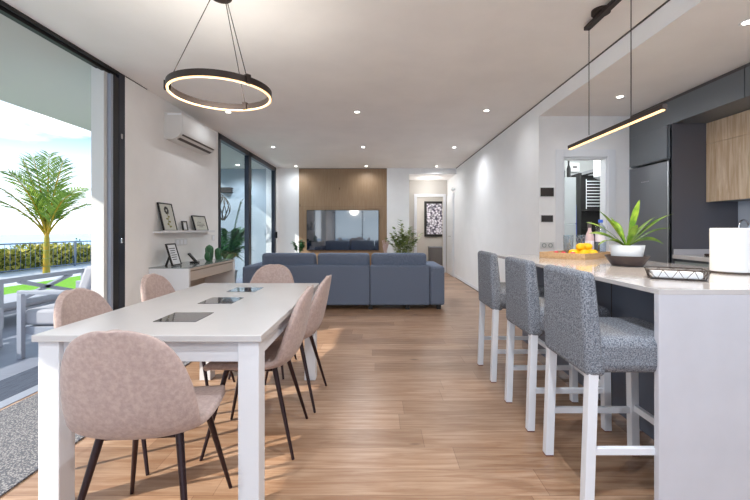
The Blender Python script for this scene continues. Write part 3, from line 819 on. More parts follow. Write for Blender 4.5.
# top row flap cabinets
for i, (a, b, lb) in enumerate([(3.155, 4.598, 'dark grey top cabinet with wide flap, above fridge and oak cabinets'),
                                (1.70, 3.150, 'dark grey top cabinet at right edge, next to ceiling'),
                                (0.25, 1.695, 'dark grey top cabinet outside the picture on the right')]):
    t = thing('top_cabinet', lb, 'cabinet', (FX, a, 2.27), 0, 'dark grey cabinets along the kitchen ceiling')
    rbox(0.02, 0.675, 0, b-a, 0.0, 0.268).build('body', M['cab_dark'], t, smooth=False)
    rbox(0, 0.019, 0.002, b-a-0.002, -0.004, 0.235).build('door', M['cab_dark'], t, bevel=0.0015, smooth=False)
    rbox(0.012, 0.019, 0.0, b-a, 0.237, 0.268).build('filler', M['gap'], t, smooth=False)
# oak wall cabinets
yb = 3.925
for i in range(5):
    a = yb - 0.6*(i+1) + 0.002; b = yb - 0.6*i
    lb = ['pale oak wall cabinet next to the fridge housing', 'pale oak wall cabinet at right edge of the picture'][i] if i < 2 else 'pale oak wall cabinet further along, out of the picture'
    t = thing('oak_wall_cabinet', lb, 'cabinet', (3.345, a, 1.47), 0, 'pale oak wall cabinets')
    rbox(0.02, 0.33, 0, b-a, 0, 0.795).build('body', M['cab_dark'], t, smooth=False)
    o = rbox(0, 0.019, 0.001, b-a-0.001, -0.006, 0.578).build('door', M['wood_cab'], t, bevel=0.0008, smooth=False)
    o = rbox(0, 0.019, 0.001, b-a-0.001, 0.581, 0.795).build('upper_door', M['wood_cab'], t, bevel=0.0008, smooth=False)
# base run
t = thing('kitchen_worktop', 'white worktop against the kitchen wall behind the island', 'worktop', (FX, -0.5, 0.89))
rbox(0, 0.675, 0, 4.425, 0, 0.04).build('slab', M['stone'], t, bevel=0.002, smooth=False)
rbox(0.012, 0.675, 4.405, 4.425, 0.04, 0.095).build('upstand', M['stone_side'], t, bevel=0.002, smooth=False)
rbox(0.655, 0.675, 0, 4.405, 0.04, 0.095).build('upstand', M['stone_side'], t, bevel=0.002, smooth=False)
for i in range(7):
    b = 3.923 - 0.62*i; a = b-0.618
    t = thing('base_cabinet', ['grey base cabinet beside the fridge housing, behind the plant', 'grey base cabinet behind the paper roll'][i] if i < 2 else 'grey base cabinet further along, hidden by the island', 'cabinet', (FX+0.02, a, 0), 0, 'grey kitchen base cabinets')
    rbox(0.02, 0.65, 0, 0.618, 0.1, 0.889).build('body', M['cab_dark'], t, smooth=False)
    rbox(0, 0.019, 0.002, 0.616, 0.72, 0.862).build('drawer', M['cab_low'], t, bevel=0.001, smooth=False)
    rbox(0, 0.019, 0.002, 0.616, 0.1, 0.715).build('door', M['cab_low'], t, bevel=0.001, smooth=False)
    rbox(0.05, 0.6, 0, 0.618, 0, 0.1).build('plinth', M['black'], t, smooth=False)
t = thing('kitchen_tap', 'arched chrome tap at the sink behind the paper roll', 'tap', (3.42, 3.55, 0.93))
pts = [(0, 0, 0.0), (0, 0, 0.26)] + [(-0.045+0.045*math.cos(a), 0, 0.29+0.05*math.sin(a)) for a in [PI*k/10 for k in range(11)]] + [(-0.09, 0, 0.24)]
MB().tube(pts, 0.009, 12).build('spout', M['steel'], t)
MB().lathe([(0, 0), (0.024, 0), (0.024, 0.04), (0.018, 0.05), (0, 0.05)], 20).build('base', M['steel'], t)
MB().tube([(0, 0.02, 0.045), (0, 0.07, 0.07)], 0.006, 8).build('handle', M['steel'], t)
o = MB().box(-0.02, 0.10, -0.03, 0.03, 0, 0.022).build('dark_sponge_dish', M['bronze'], bevel=0.006, loc=(3.16, 3.68, 0.93))
tag(o, 'small dark dish on the white kitchen worktop', 'dish')

# wall panels near the doorway
for i, (z0, z1, x0, x1, lb) in enumerate([(1.575, 1.69, 1.925+0.005, 2.10, 'upper black glass control panel on wall left of doorway'),
                                  (1.27, 1.36, 1.94, 2.09, 'lower black glass control panel on wall left of doorway')]):
    t = thing('control_panel', lb, 'control panel', (x0, KY-0.012, z0), 0, 'black control panels beside the doorway')
    rbox(0, x1-x0, 0, 0.0115, 0, z1-z0).build('frame', M['switch'], t, bevel=0.002, smooth=False)
    rbox(0.006, x1-x0-0.006, -0.004, 0, 0.006, z1-z0-0.006).build('screen', M['panel_black'], t, bevel=0.001, smooth=False)
t = thing('socket_plate', 'white wide socket plate on wall behind the wooden tray', 'socket', (1.935, KY-0.011, 0.96))
rbox(0, 0.165, 0, 0.0105, 0, 0.075).build('plate', M['switch'], t, bevel=0.002, smooth=False)
for k in range(2): 
    MB().lathe([(0.018, -0.0), (0.026, -0.0), (0.026, 0.004), (0.018, 0.004)], 20, close=True).build('outlet', M['cab_low'], t, loc=(0.045+0.075*k, -0.001, 0.037)).rotation_euler = (PI/2, 0, 0)

# ================================================================== UTILITY ROOM CONTENTS
t = thing('tall_freezer', 'tall pale grey freezer inside the utility room doorway', 'freezer', (2.16, 5.4, 0))
rbox(0, 0.62, 0.03, 0.6, 0.02, 1.92).build('body', M['util_fridge'], t, bevel=0.005, smooth=False)
rbox(0, 0.62, 0, 0.028, 1.27, 1.92).build('door', M['util_fridge'], t, bevel=0.004, smooth=False)
rbox(0, 0.62, 0, 0.028, 0.04, 1.262).build('door', M['util_fridge'], t, bevel=0.004, smooth=False)
for x, h, lb in ((2.63, 0.18, 'left black bottle on top of the tall freezer'), (2.71, 0.26, 'right taller black bottle on top of the tall freezer')):
    o = MB().lathe([(0, 0), (0.028, 0), (0.028, h*0.5), (0.012, h*0.7), (0.012, h), (0, h)], 16).build('black_bottle', M['black'], loc=(x, 5.47, 1.9205))
    tag(o, lb, 'bottle', 'black bottles on the freezer')
o = rbox(0, 0.17, 0, 0.07, 0, 0.16).build('meter_box', M['switch'], bevel=0.01, loc=(3.30, 6.62, 2.18))
tag(o, 'white meter box high on the utility room wall', 'box')
rbox(0.05, 0.12, -0.003, 0.0, 0.07, 0.095).build('display', M['ink'], o, smooth=False)
t = thing('water_heater', 'white round water heater at top right inside the doorway', 'water heater', (3.47, 5.75, 1.95))
MB().lathe([(0, 0), (0.17, 0.0), (0.22, 0.03), (0.22, 0.36), (0.17, 0.40), (0, 0.41)], 36).build('tank', M['trim'], t)
rbox(-0.10, 0.10, -0.224, -0.20, 0.19, 0.22).build('control_strip', M['ink'], t, smooth=False)
MB().tube([(0, 0.1, 0.41), (0, 0.1, 0.58)], 0.012, 8).build('pipe', M['steel'], t)
rbox(-0.05, 0.05, 0.2, 0.949, 0.15, 0.2).build('wall_bracket', M['steel'], t, smooth=False)
t = thing('black_shelving_unit', 'tall black wire shelving unit with white racks inside the doorway', 'shelving', (3.26, 6.2, 0))
rbox(0.0, 0.75, 0.28, 0.30, 0, 2.1).build('back_panel', M['black'], t, smooth=False)
for x in (0.0, 0.73):
    rbox(x, x+0.02, 0, 0.279, 0, 2.1).build('side_panel', M['black'], t, smooth=False)
for z in (0.2, 0.7, 1.2, 1.5):
    rbox(0.021, 0.729, 0.01, 0.279, z, z+0.02).build('shelf', M['black'], t, smooth=False)
mb = MB()
for k in range(9): mb.box(0.10, 0.66, 0.005, 0.012, 1.56+k*0.05, 1.572+k*0.05)
mb.box(0.10, 0.108, 0.012, 0.02, 1.5, 2.0).box(0.652, 0.66, 0.012, 0.02, 1.5, 2.0)
mb.build('wire_rack', M['trim'], t, smooth=False, label='white wire rack')
t = thing('mop', 'mop with a navy blue pole leaning inside the utility room', 'mop', (3.10, 6.0, 0))
MB().tube([(0, 0, 0.05), (0.07, 0.18, 1.58)], 0.014, 10).build('pole', M['pole_blue'], t)
rbox(-0.15, 0.15, -0.05, 0.05, 0, 0.05).build('head', M['pole_blue'], t, bevel=0.01)
t = thing('added_ceiling_lamp', 'round white ceiling lamp added to light the utility room', 'lamp', (3.0, 5.5, KZ))  # lamp added to brighten what shows through the doorway
MB().lathe([(0, -0.04), (0.10, -0.04), (0.12, 0), (0, 0)], 32).build('shade', M['lens'], t)
add_light('lamp', 'POINT', (0, 0, -0.1), 40, (0.95, 1, 1), t, shadow_soft_size=0.1)

# ================================================================== SOFA
t = thing('sofa', 'large slate blue fabric sofa seen from behind, facing the television', 'sofa', (-0.512, 5.69, 0))
rbox(-1.28, 1.28, 0.16, 0.98, 0.10, 0.30).build('base', M['sofa'], t, bevel=0.02, seg=3)
rbox(-1.278, 0.392, 0, 0.18, 0.065, 0.655).build('back_panel', M['sofa'], t, bevel=0.022, seg=3)
rbox(0.396, 1.278, 0, 0.18, 0.065, 0.655).build('back_panel', M['sofa'], t, bevel=0.022, seg=3)
for sx in (-1, 1):
    x0, x1 = (1.282, 1.5) if sx > 0 else (-1.5, -1.282)
    rbox(x0, x1, 0, 1.0, 0.065, 0.64).build('armrest', M['sofa'], t, bevel=0.035, seg=4)
for a, b in ((-1.255, -0.425), (-0.415, 0.392), (0.402, 1.255)):
    mb = MB(); P0 = [(a, 0.15, 0.44), (b, 0.15, 0.44), (b, 0.40, 0.44), (a, 0.40, 0.44)]
    P1 = [(a+0.01, 0.10, 0.83), (b-0.01, 0.10, 0.83), (b-0.01, 0.26, 0.83), (a+0.01, 0.26, 0.83)]
    mb.hexa(P0, P1).build('back_cushion', M['sofa'], t, bevel=0.05, seg=4)
    rbox(a, b, 0.30, 0.97, 0.29, 0.45).build('seat_cushion', M['sofa'], t, bevel=0.035, seg=4)
for x in (-1.42, -0.4, 0.40, 0.95, 1.42):
    for y in (0.07, 0.92):
        rbox(x-0.03, x+0.03, y-0.03, y+0.03, 0, 0.10 if abs(x) < 1.3 and y > 0.5 else 0.066).build('foot', M['black'], t, smooth=False)

# ================================================================== TV & FAR WALL
t = thing('television', 'large wall-mounted flat television with dark glossy screen on wood panel', 'television', (-0.865, FY-0.012, 1.175))
rbox(-0.885, 0.885, -0.055, -0.02, -0.495, 0.495).build('casing', M['black'], t, bevel=0.004, smooth=False)
rbox(-0.875, 0.875, -0.057, -0.0551, -0.480, 0.485).build('screen', M['black_tv'], t, smooth=False)
rbox(-0.3, 0.3, -0.019, 0.0, -0.2, 0.2).build('wall_mount', M['black'], t, smooth=False)

def leafy(name, label, loc, H, spread, n, m, leafL=0.12, leafW=0.03, pot=(0.16, 0.3), potm='pot_white', seed=1, base=0.35):
    rnd = random.Random(seed)
    t = thing(name, label, 'plant', loc)
    pr, ph = pot
    MB().lathe([(0, 0), (pr*0.75, 0), (pr, ph), (pr*0.92, ph), (pr*0.88, ph-0.03), (0, ph-0.03)], 28).build('pot', M[potm], t)
    sm = MB(); lm = MB()
    for k in range(n):
        az = rnd.uniform(0, 2*PI); e = rnd.uniform(0.1, 1)
        tip = Vector((spread*e*math.cos(az), spread*e*math.sin(az), ph + (H-ph)*rnd.uniform(0.55, 1.0)*(1-0.25*e)))
        b = Vector((0.02*math.cos(az), 0.02*math.sin(az), ph-0.04))
        mid = b.lerp(tip, 0.5) + Vector((0, 0, 0.08*H))
        pts = [b, b.lerp(mid, 0.6), mid, mid.lerp(tip, 0.5), tip]
        sm.tube(pts, [0.006, 0.005, 0.004, 0.003, 0.002], 5)
        for q in range(11):
            s = base + (1-base)*q/10
            p = (pts[2].lerp(pts[4], (s-0.5)*2) if s > 0.5 else pts[0].lerp(pts[2], s*2))
            for sd in (-1, 1):
                a2 = az + sd*rnd.uniform(0.6, 1.5); l = leafL*rnd.uniform(0.7, 1.1)
                d = Vector((math.cos(a2), math.sin(a2), rnd.uniform(-0.2, 0.7))).normalized()
                lm.blade([p, p+d*l*0.3, p+d*l*0.7, p+d*l], [0.004, leafW, leafW*0.8, 0.001], d.cross(Vector((0, 0, 1))), 0.2)
    sm.build('stems', M[m], t); lm.build('foliage', M[m], t, smooth=False)
    return t
leafy('potted_shrub', 'tall leafy green plant behind right end of the sofa', (0.62, 8.95, 0), 1.5, 0.46, 20, 'leaf_mid', 0.13, 0.036, seed=3, pot=(0.18, 0.36), base=0.3)
st_ = thing('plant_stand', 'white plant stand behind left end of the sofa', 'stand', (-1.86, 9.0, 0))
MB().lathe([(0, 0), (0.14, 0), (0.14, 0.50), (0, 0.50)], 28).build('column', M['pot_white'], st_)
leafy('small_potted_plant', 'small dark green plant on white stand beside television', (-1.86, 9.0, 0.5), 0.48, 0.16, 7, 'leaf_dark', 0.10, 0.03, seed=5, pot=(0.09, 0.14), base=0.3)
t = thing('dried_flower_vase', 'pale vase of dried pinkish grasses right of the television', 'vase', (0.17, 9.1, 0))
MB().lathe([(0, 0), (0.07, 0), (0.11, 0.2), (0.09, 0.45), (0.05, 0.52), (0.06, 0.56), (0.05, 0.56), (0.04, 0.52), (0, 0.5)], 24).build('vase', M['pot_white'], t)
rnd = random.Random(4); mb = MB()
for k in range(16):
    a = rnd.uniform(0, 2*PI); r = rnd.uniform(0.02, 0.12); z = rnd.uniform(0.78, 0.96)
    mb.tube([(0, 0, 0.5), (r*0.5*math.cos(a), r*0.5*math.sin(a), z*0.8), (r*math.cos(a), r*math.sin(a), z)], [0.002, 0.004, 0.012], 6)
mb.build('dried_stems', M['dried'], t)
# chest in the end room
t = thing('grey_chest', 'grey chest under the window in the end room', 'chest', (1.74, 12.9, 0))
rbox(0, 0.9, 0, 0.46, 0, 0.58).build('body', M['grey_cab'], t, bevel=0.004, smooth=False)
rbox(-0.01, 0.91, -0.015, 0.46, 0.581, 0.61).build('top', M['ext_frame'], t, smooth=False)
# corridor wall lamp
t = thing('wall_lamp', 'small pale wall lamp at top of the corridor', 'lamp', (RX, 9.62, 2.2))
MB().ball((-0.06, 0, 0), 0.05).build('shade', M['switch'], t)
MB().tube([(0, 0, 0), (-0.03, 0, 0)], 0.02, 12).build('bracket', M['steel'], t)
t = thing('added_ceiling_lamp', 'round white ceiling lamp added to light the corridor', 'lamp', (1.35, 10.2, 2.56))  # added lamp, brightens the corridor
MB().lathe([(0, -0.03), (0.08, -0.03), (0.09, 0), (0, 0)], 32).build('shade', M['switch'], t)
add_light('lamp', 'POINT', (0, 0, -0.25), 5, (1, 0.98, 0.95), t, shadow_soft_size=0.08)
t = thing('added_ceiling_lamp', 'round white ceiling lamp added to light the end room', 'lamp', (1.3, 12.2, 2.6))  # added lamp, brightens the room beyond the corridor
MB().lathe([(0, -0.03), (0.12, -0.03), (0.13, 0), (0, 0)], 32).build('shade', M['switch'], t)
add_light('lamp', 'POINT', (0, 0, -0.2), 30, (1, 0.98, 0.95), t, shadow_soft_size=0.1)

# ================================================================== DESK, SHELF & PICTURES
t = thing('writing_desk', 'narrow white desk with glass top and drawer against the left wall', 'desk', (LX+0.003, 4.17, 0))
DW, DL = 0.435, 1.34
rbox(0, DW, 0, DL, 0.762, 0.77).build('glass_top', M['desk_top'], t, smooth=False, label='grey glass top')
rbox(0, DW, 0, 0.04, 0, 0.761).build('side_panel', M['desk_panel'], t, bevel=0.002, smooth=False)
rbox(0, DW, DL-0.04, DL, 0, 0.761).build('side_panel', M['desk_panel'], t, bevel=0.002, smooth=False)
rbox(0, DW-0.002, 0.041, DL-0.041, 0.735, 0.761).build('top_board', M['desk_front'], t, smooth=False)
rbox(0, 0.02, 0.041, DL-0.041, 0.35, 0.734).build('back_panel', M['desk_front'], t, smooth=False)
rbox(0.03, DW-0.014, 0.045, DL-0.045, 0.615, 0.725).build('drawer', M['desk_front'], t, bevel=0.002, smooth=False)

t = thing('picture_ledge', 'thin white picture ledge on the left wall above the desk', 'shelf', (LX, 4.26, 1.147))
rbox(0, 0.10, 0, 1.38, 0, 0.016).build('board', M['desk_panel'], t, bevel=0.001, smooth=False)
rbox(0.092, 0.10, 0, 1.38, 0.0162, 0.028).build('lip', M['desk_panel'], t, smooth=False)

def frame(name, label, cat, y, w, h, base, lean, xb, art, fr='black', rz=0, thick=0.018, bw=0.014, group=None, paper='printpaper'):
    """frame standing at x=xb, bottom at base, facing +x, leaning back towards the wall"""
    t = thing(name, label, cat, (xb, y, base), rz, group)
    t.rotation_euler = (0, -lean, rz)
    mb = MB()
    mb.box(0, thick, -w/2, w/2, 0, bw).box(0, thick, -w/2, w/2, h-bw, h).box(0, thick, -w/2, -w/2+bw, bw, h-bw).box(0, thick, w/2-bw, w/2, bw, h-bw)
    mb.build('frame', M[fr], t, smooth=False)
    rbox(0.002, thick-0.006, -w/2+bw, w/2-bw, bw, h-bw).build('print', M[paper], t, smooth=False)
    art(t, thick-0.0055, w, h)
    return t
def art_flower(t, x, w, h):
    mb = MB()
    for k in range(9):
        a = 2*PI*k/9; cy_, cz_ = 0.045*math.cos(a)*0.7, h*0.74+0.045*math.sin(a)*0.7
        mb.ball((x, cy_, cz_), 0.018, (0.03, 1, 1), 10)
    mb.build('flower_print', M['ink'], t)
    mb = MB(); mb.tube([(x, 0, h*0.66), (x, 0.01, h*0.45), (x, -0.012, h*0.3), (x, 0.0, h*0.12)], 0.003, 5)
    for z, s in ((0.52, 1), (0.44, -1), (0.34, 1), (0.25, -1), (0.17, 1)):
        mb.ball((x, s*0.022, h*z), 0.022, (0.03, 1, 0.55), 8)
    mb.build('stem_print', M['olive'], t)
def art_lines(t, x, w, h):
    mb = MB(); 
    mb.tube([(x, -w*0.2, h*0.56), (x, -w*0.1, h*0.60), (x, -w*0.02, h*0.54), (x, w*0.06, h*0.59)], 0.003, 5)
    for k, f in enumerate((0.28, 0.30, 0.14)):
        mb.box(x, x+0.0008, -w*f, w*f, h*(0.44-0.09*k), h*(0.44-0.09*k)+0.006)
    mb.build('written_lines', M['ink'], t, smooth=False)
def art_photo(t, x, w, h):
    rbox(x, x+0.0008, -w*0.22, w*0.22, h*0.2, h*0.8).build('photo', M['paper'], t, smooth=False)
def art_tablet(t, x, w, h):
    mb = MB()
    for k in range(6):
        mb.box(x, x+0.0008, -w*(0.32-0.05*(k % 2)), w*(0.3-0.06*(k % 3)), h*(0.76-0.1*k), h*(0.76-0.1*k)+0.008)
    mb.build('written_lines', M['ink'], t, smooth=False)
SZ = 1.147+0.0162
frame('framed_flower_print', 'tall black frame with a flower drawing on the picture ledge', 'picture', 4.47, 0.29, 0.335, SZ, D(13), LX+0.074, art_flower)
frame('small_photo_frame', 'small black photo frame in the middle of the picture ledge', 'picture', 4.86, 0.12, 0.13, SZ, D(9), LX+0.050, art_photo)
frame('framed_script_print', 'wide black frame with handwritten words at far end of the ledge', 'picture', 5.28, 0.38, 0.215, SZ, D(15), LX+0.068, art_lines)
# standing frame on desk
t = frame('standing_photo_frame', 'black standing frame with printed text on near end of the desk', 'picture', 4.42, 0.20, 0.26, 0.7715, D(17), LX+0.17, art_tablet, rz=D(0), paper='paper')
MB().hexa([(-0.115, -0.02, 0.029), (-0.107, -0.02, 0.031), (-0.107, 0.02, 0.031), (-0.115, 0.02, 0.029)], [(-0.004, -0.02, 0.18), (0.0, -0.02, 0.18), (0.0, 0.02, 0.18), (-0.004, 0.02, 0.18)]).build('easel_back', M['black'], t, smooth=False)
# phone in dock
t = thing('cordless_phone', 'black cordless phone leaning in its dock on the desk', 'phone', (LX+0.22, 4.76, 0.771))
rbox(-0.045, 0.05, -0.035, 0.035, 0, 0.02).build('dock', M['black'], t, bevel=0.006)
mt = Matrix.Translation((0.02, 0, 0.016)) @ Matrix.Rotation(D(-42), 4, 'Y')
MB().box(-0.012, 0.012, -0.024, 0.024, 0, 0.14, mt).build('handset', M['black'], t, bevel=0.008)
# cacti
def cactus(lb, loc, r, h, arms):
    t = thing('ceramic_cactus', lb, 'ornament', loc, 0, 'green cactus ornaments on the desk')
    mb = MB(); n = 40; rings = []
    for i in range(13):
        s = i/12; z = h*s; rr = r*(0.72+0.28*math.sin(min(1, s*1.6)*PI/2))*(1 if s < 0.72 else max(0.02, math.cos((s-0.72)/0.28*PI/2)**0.6))
        rings.append([mb.bm.verts.new(((rr*(1+0.07*math.cos(10*2*PI*k/n)))*math.cos(2*PI*k/n), (rr*(1+0.07*math.cos(10*2*PI*k/n)))*math.sin(2*PI*k/n), z)) for k in range(n)])
    for i in range(12):
        for k in range(n): mb.bm.faces.new((rings[i][k], rings[i][(k+1) % n], rings[i+1][(k+1) % n], rings[i+1][k]))
    mb.bm.faces.new(rings[-1]); mb.bm.faces.new(list(reversed(rings[0])))
    mb.build('body', M['cactus'], t)
    for (dy, z, rr, hh) in arms:
        MB().ball((0, dy, z), rr, (0.9, 0.9, hh), 16).build('arm', M['cactus'], t)
cactus('larger green cactus ornament with a side bulb on the desk', (LX+0.25, 5.11, 0.771), 0.05, 0.215, [(-0.065, 0.065, 0.04, 1.5)])
cactus('smaller plain green cactus ornament at far end of desk', (LX+0.27, 5.34, 0.771), 0.042, 0.165, [])
# switches on the wall
for y, z, w, lb in ((4.86, 0.985, 0.30, 'wide white switch plate on wall between ledge and desk'), (5.80, 1.02, 0.09, 'small switch plate beside the dark window frame')):
    t = thing('switch_plate', lb, 'switch', (LX, y, z), 0, 'switch plates on the left wall')
    rbox(0, 0.009, -w/2, w/2, 0, 0.085).build('plate', M['switch'], t, bevel=0.002, smooth=False)
    for k in range(3 if w > 0.2 else 1):
        yy = (k-1)*0.09 if w > 0.2 else 0
        rbox(0.009, 0.012, yy-0.03, yy+0.03, 0.014, 0.071).build('rocker', M['trim'], t, bevel=0.001, smooth=False)

# ================================================================== RUGS
o = rbox(0, 0.78, 0, 2.75, 0, 0.008).build('runner_rug', M['rug'], bevel=0.002, loc=(-2.448, 0.75, 0.0005))
tag(o, 'grey speckled runner rug between the terrace opening and table', 'rug')
o = rbox(0, 0.36, 0, 2.8, 0, 0.014).build('terrace_mat', M['mat'], bevel=0.002, loc=(-2.975, 0.7, -0.02))
tag(o, 'dark blue-grey striped mat just outside the terrace opening', 'mat')

# ================================================================== OUTSIDE THINGS
# railing
t = thing('terrace_railing', 'long grey railing with thin balusters in front of the hedge', 'railing', (-10.2, 4, -0.03))
rbox(-0.03, 0.03, 0, 15, 0.80, 0.84).build('top_rail', M['rail'], t, smooth=False)
rbox(-0.015, 0.015, 0, 15, 0.06, 0.09).build('bottom_rail', M['rail'], t, smooth=False)
for k in range(95):
    y = 0.08+k*0.157
    rbox(-0.004, 0.004, y-0.004, y+0.004, 0.09, 0.80).build('baluster', M['rail'], t, smooth=False)
for k in range(6):
    y = 0.02+k*2.98
    rbox(-0.02, 0.02, y-0.02, y+0.02, 0, 0.80).build('post', M['rail'], t, smooth=False)
# hedge
rnd = random.Random(11); mb = MB()
for k in range(9000):
    y = rnd.uniform(6, 19); fx = rnd.random()
    x = -10.55 - 0.9*fx**1.5; z = rnd.uniform(-0.18, 0.66+0.07*math.sin(y*2.1)+0.05*math.sin(y*5.3))
    s = rnd.uniform(0.03, 0.07)
    a = Vector((rnd.gauss(0, 1), rnd.gauss(0, 1), rnd.gauss(0, 1))).normalized(); b = a.cross(Vector((rnd.gauss(0, 1), rnd.gauss(0, 1), rnd.gauss(0, 1)))).normalized()
    p = Vector((x, y, z)); mb.quad(p-a*s-b*s*0.6, p+a*s-b*s*0.6, p+a*s+b*s*0.6, p-a*s+b*s*0.6)
h = mb.build('hedge', M['hedge'], smooth=False)
tag(h, 'long yellow-green leafy hedge behind the railing', 'hedge', kind='stuff')
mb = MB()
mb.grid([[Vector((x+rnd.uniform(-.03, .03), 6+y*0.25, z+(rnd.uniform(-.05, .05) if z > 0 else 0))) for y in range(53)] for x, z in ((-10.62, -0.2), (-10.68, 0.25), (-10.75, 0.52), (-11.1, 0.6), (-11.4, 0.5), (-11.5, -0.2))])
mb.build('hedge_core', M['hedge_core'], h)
# palm
t = thing('palm_tree', 'small palm tree with yellow trunk standing beyond the terrace', 'palm', (-9.3, 10.8, -0.03))
MB().tube([(0, 0, 0), (0, 0, 0.5), (0.01, 0, 0.95), (0.01, 0, 1.15)], [0.085, 0.075, 0.065, 0.045], 16).build('trunk', M['palm_trunk'], t)
for q in range(4):
    MB().lathe([(0.1-0.008*q, -0.006), (0.106-0.008*q, 0), (0.1-0.008*q, 0.006)], 20, c=(0, 0, 0.2+q*0.22)).build('trunk_ring', M['leaf_mid'], t)
rnd = random.Random(21)
# fronds: azimuth relative to image: camera direction roughly along (0.65,-0.76); image-right = (0.76,0.65)
for (sx, sy, L, rise, droop) in [(1.25, 0.1, 1.6, 1.9, 0.95), (-1.3, 0.2, 1.7, 2.2, 0.7), (0.35, -0.4, 1.7, 2.5, 0.35), (-0.3, 0.5, 1.8, 2.7, 0.4),
                                 (0.8, 0.6, 1.6, 2.3, 0.8), (-0.75, -0.5, 1.6, 2.4, 0.7), (0.1, 0.9, 1.6, 2.2, 0.8), (0.6, -0.8, 1.5, 2.1, 0.9), (-1.35, -0.1, 1.5, 1.7, 0.6), (0.05, -0.1, 1.2, 2.45, 0.1), (-0.5, 0.1, 1.2, 2.35, 0.2)]:
    right = Vector((0.76, 0.65, 0)); dep = Vector((-0.65, 0.76, 0))
    d = (right*sx + dep*sy)
    n = 16; pts = []
    for i in range(n):
        s = i/(n-1)
        pts.append(Vector((0.01, 0, 1.0)) + d*(s**1.25) + Vector((0, 0, rise*s - droop*s**2.4)))
    mb = MB(); mb.tube(pts, [0.026*(1-s_/(n-1))**0.8+0.006 for s_ in range(n)], 6)
    f = mb.build('frond_stem', M['palm_trunk'], t)
    lm = MB()
    for i in range(4, n):
        tan = (pts[i]-pts[i-1]).normalized()
        side = tan.cross(Vector((0, 0, 1)))
        if side.length < 0.1: side = right
        side.normalize()
        for sd in (-1, 1):
            for q in (0.0, 0.33, 0.66):
                p = pts[i-1].lerp(pts[i], q)
                l = 0.76*math.sin(PI*min(1, (i-2)/(n-1)*0.95+0.12))**0.6*rnd.uniform(0.8, 1.1)
                dr = (side*sd*0.8 + tan*0.75 + Vector((0, 0, rnd.uniform(-0.25, 0.25)))).normalized()
                e = p+dr*l+Vector((0, 0, -0.12*l))
                lm.blade([p, p.lerp(e, 0.35)+Vector((0, 0, 0.02)), e], [0.008, 0.022, 0.001], tan, 0.2)
    lm.build('leaflets', M['palm_leaf'], f, smooth=False)
# distant tree
def blob_tree(lb, loc, r, h, seed):
    t = thing('garden_tree', lb, 'tree', loc)
    MB().tube([(0, 0, 0), (0, 0, h*0.5)], 0.08*r, 8).build('trunk', M['bowl'], t)
    rn = random.Random(seed); mb = MB()
    for k in range(500):
        v = Vector((rn.gauss(0, 1), rn.gauss(0, 1), rn.gauss(0, 1))).normalized()*rn.uniform(0.4, 1)
        p = Vector((v.x*r, v.y*r, h*0.62 + v.z*h*0.38)); s = 0.11*r
        a = Vector((rn.gauss(0, 1), rn.gauss(0, 1), rn.gauss(0, 1))).normalized(); b = a.cross(Vector((rn.gauss(0, 1), 1, 0.2))).normalized()
        mb.quad(p-a*s-b*s, p+a*s-b*s, p+a*s+b*s, p-a*s+b*s)
    mb.build('crown', M['tree_far'], t, smooth=False)
blob_tree('dark green tree beyond the hedge at left edge', (-19.5, 20.5, -3.0), 0.75, 3.3, 1)
blob_tree('small dark conifer top beyond the hedge, right of the palm', (-17.5, 22.5, -3.0), 0.35, 3.8, 2)
t = thing('garden_house', 'small distant pale house beyond the railing', 'house', (-24.5, 24, -4))
rbox(0, 1.6, 0, 2, 0, 2.9).build('wall', M['ext_wall'], t, smooth=False)
MB().hexa([(-0.2, -0.2, 2.9), (1.8, -0.2, 2.9), (1.8, 2.2, 2.9), (-0.2, 2.2, 2.9)], [(0.7, -0.2, 3.4), (0.9, -0.2, 3.4), (0.9, 2.2, 3.4), (0.7, 2.2, 3.4)]).build('roof', M['tree_far'], t, smooth=False)

# outdoor armchair (faces -x, back towards the house)
t = thing('outdoor_armchair', 'pale aluminium outdoor armchair with cushions on the terrace', 'armchair', (-3.02, 3.95, -0.02))
fw = 0.045
for y in (-0.35, 0.35):
    yb0, yb1 = y-fw/2, y+fw/2
    f = MB()
    f.box(-0.34, -0.34+fw, yb0, yb1, 0, 0.60); f.box(0.24, 0.24+fw, yb0, yb1, 0, 0.60); f.box(-0.34, 0.285, yb0, yb1, 0.60, 0.635)
    f.build('arm_frame', M['ext_frame'], t, bevel=0.004, smooth=False)
rbox(-0.33, 0.25, -0.327, 0.327, 0.22, 0.29).build('seat_frame', M['ext_frame'], t, bevel=0.004, smooth=False)
rbox(-0.32, 0.23, -0.32, 0.32, 0.30, 0.45).build('seat_cushion', M['ext_cushion'], t, bevel=0.03, seg=3)
MB().hexa([(0.10, -0.31, 0.45), (0.22, -0.31, 0.45), (0.22, 0.31, 0.45), (0.10, 0.31, 0.45)], [(0.24, -0.31, 0.86), (0.36, -0.31, 0.86), (0.36, 0.31, 0.86), (0.24, 0.31, 0.86)]).build('back_cushion', M['ext_cushion'], t, bevel=0.035, seg=3)
MB().hexa([(0.235, -0.325, 0.40), (0.265, -0.325, 0.40), (0.265, 0.325, 0.40), (0.235, 0.325, 0.40)], [(0.375, -0.325, 0.84), (0.40, -0.325, 0.84), (0.40, 0.325, 0.84), (0.375, 0.325, 0.84)]).build('back_frame', M['ext_frame'], t, bevel=0.004, smooth=False)
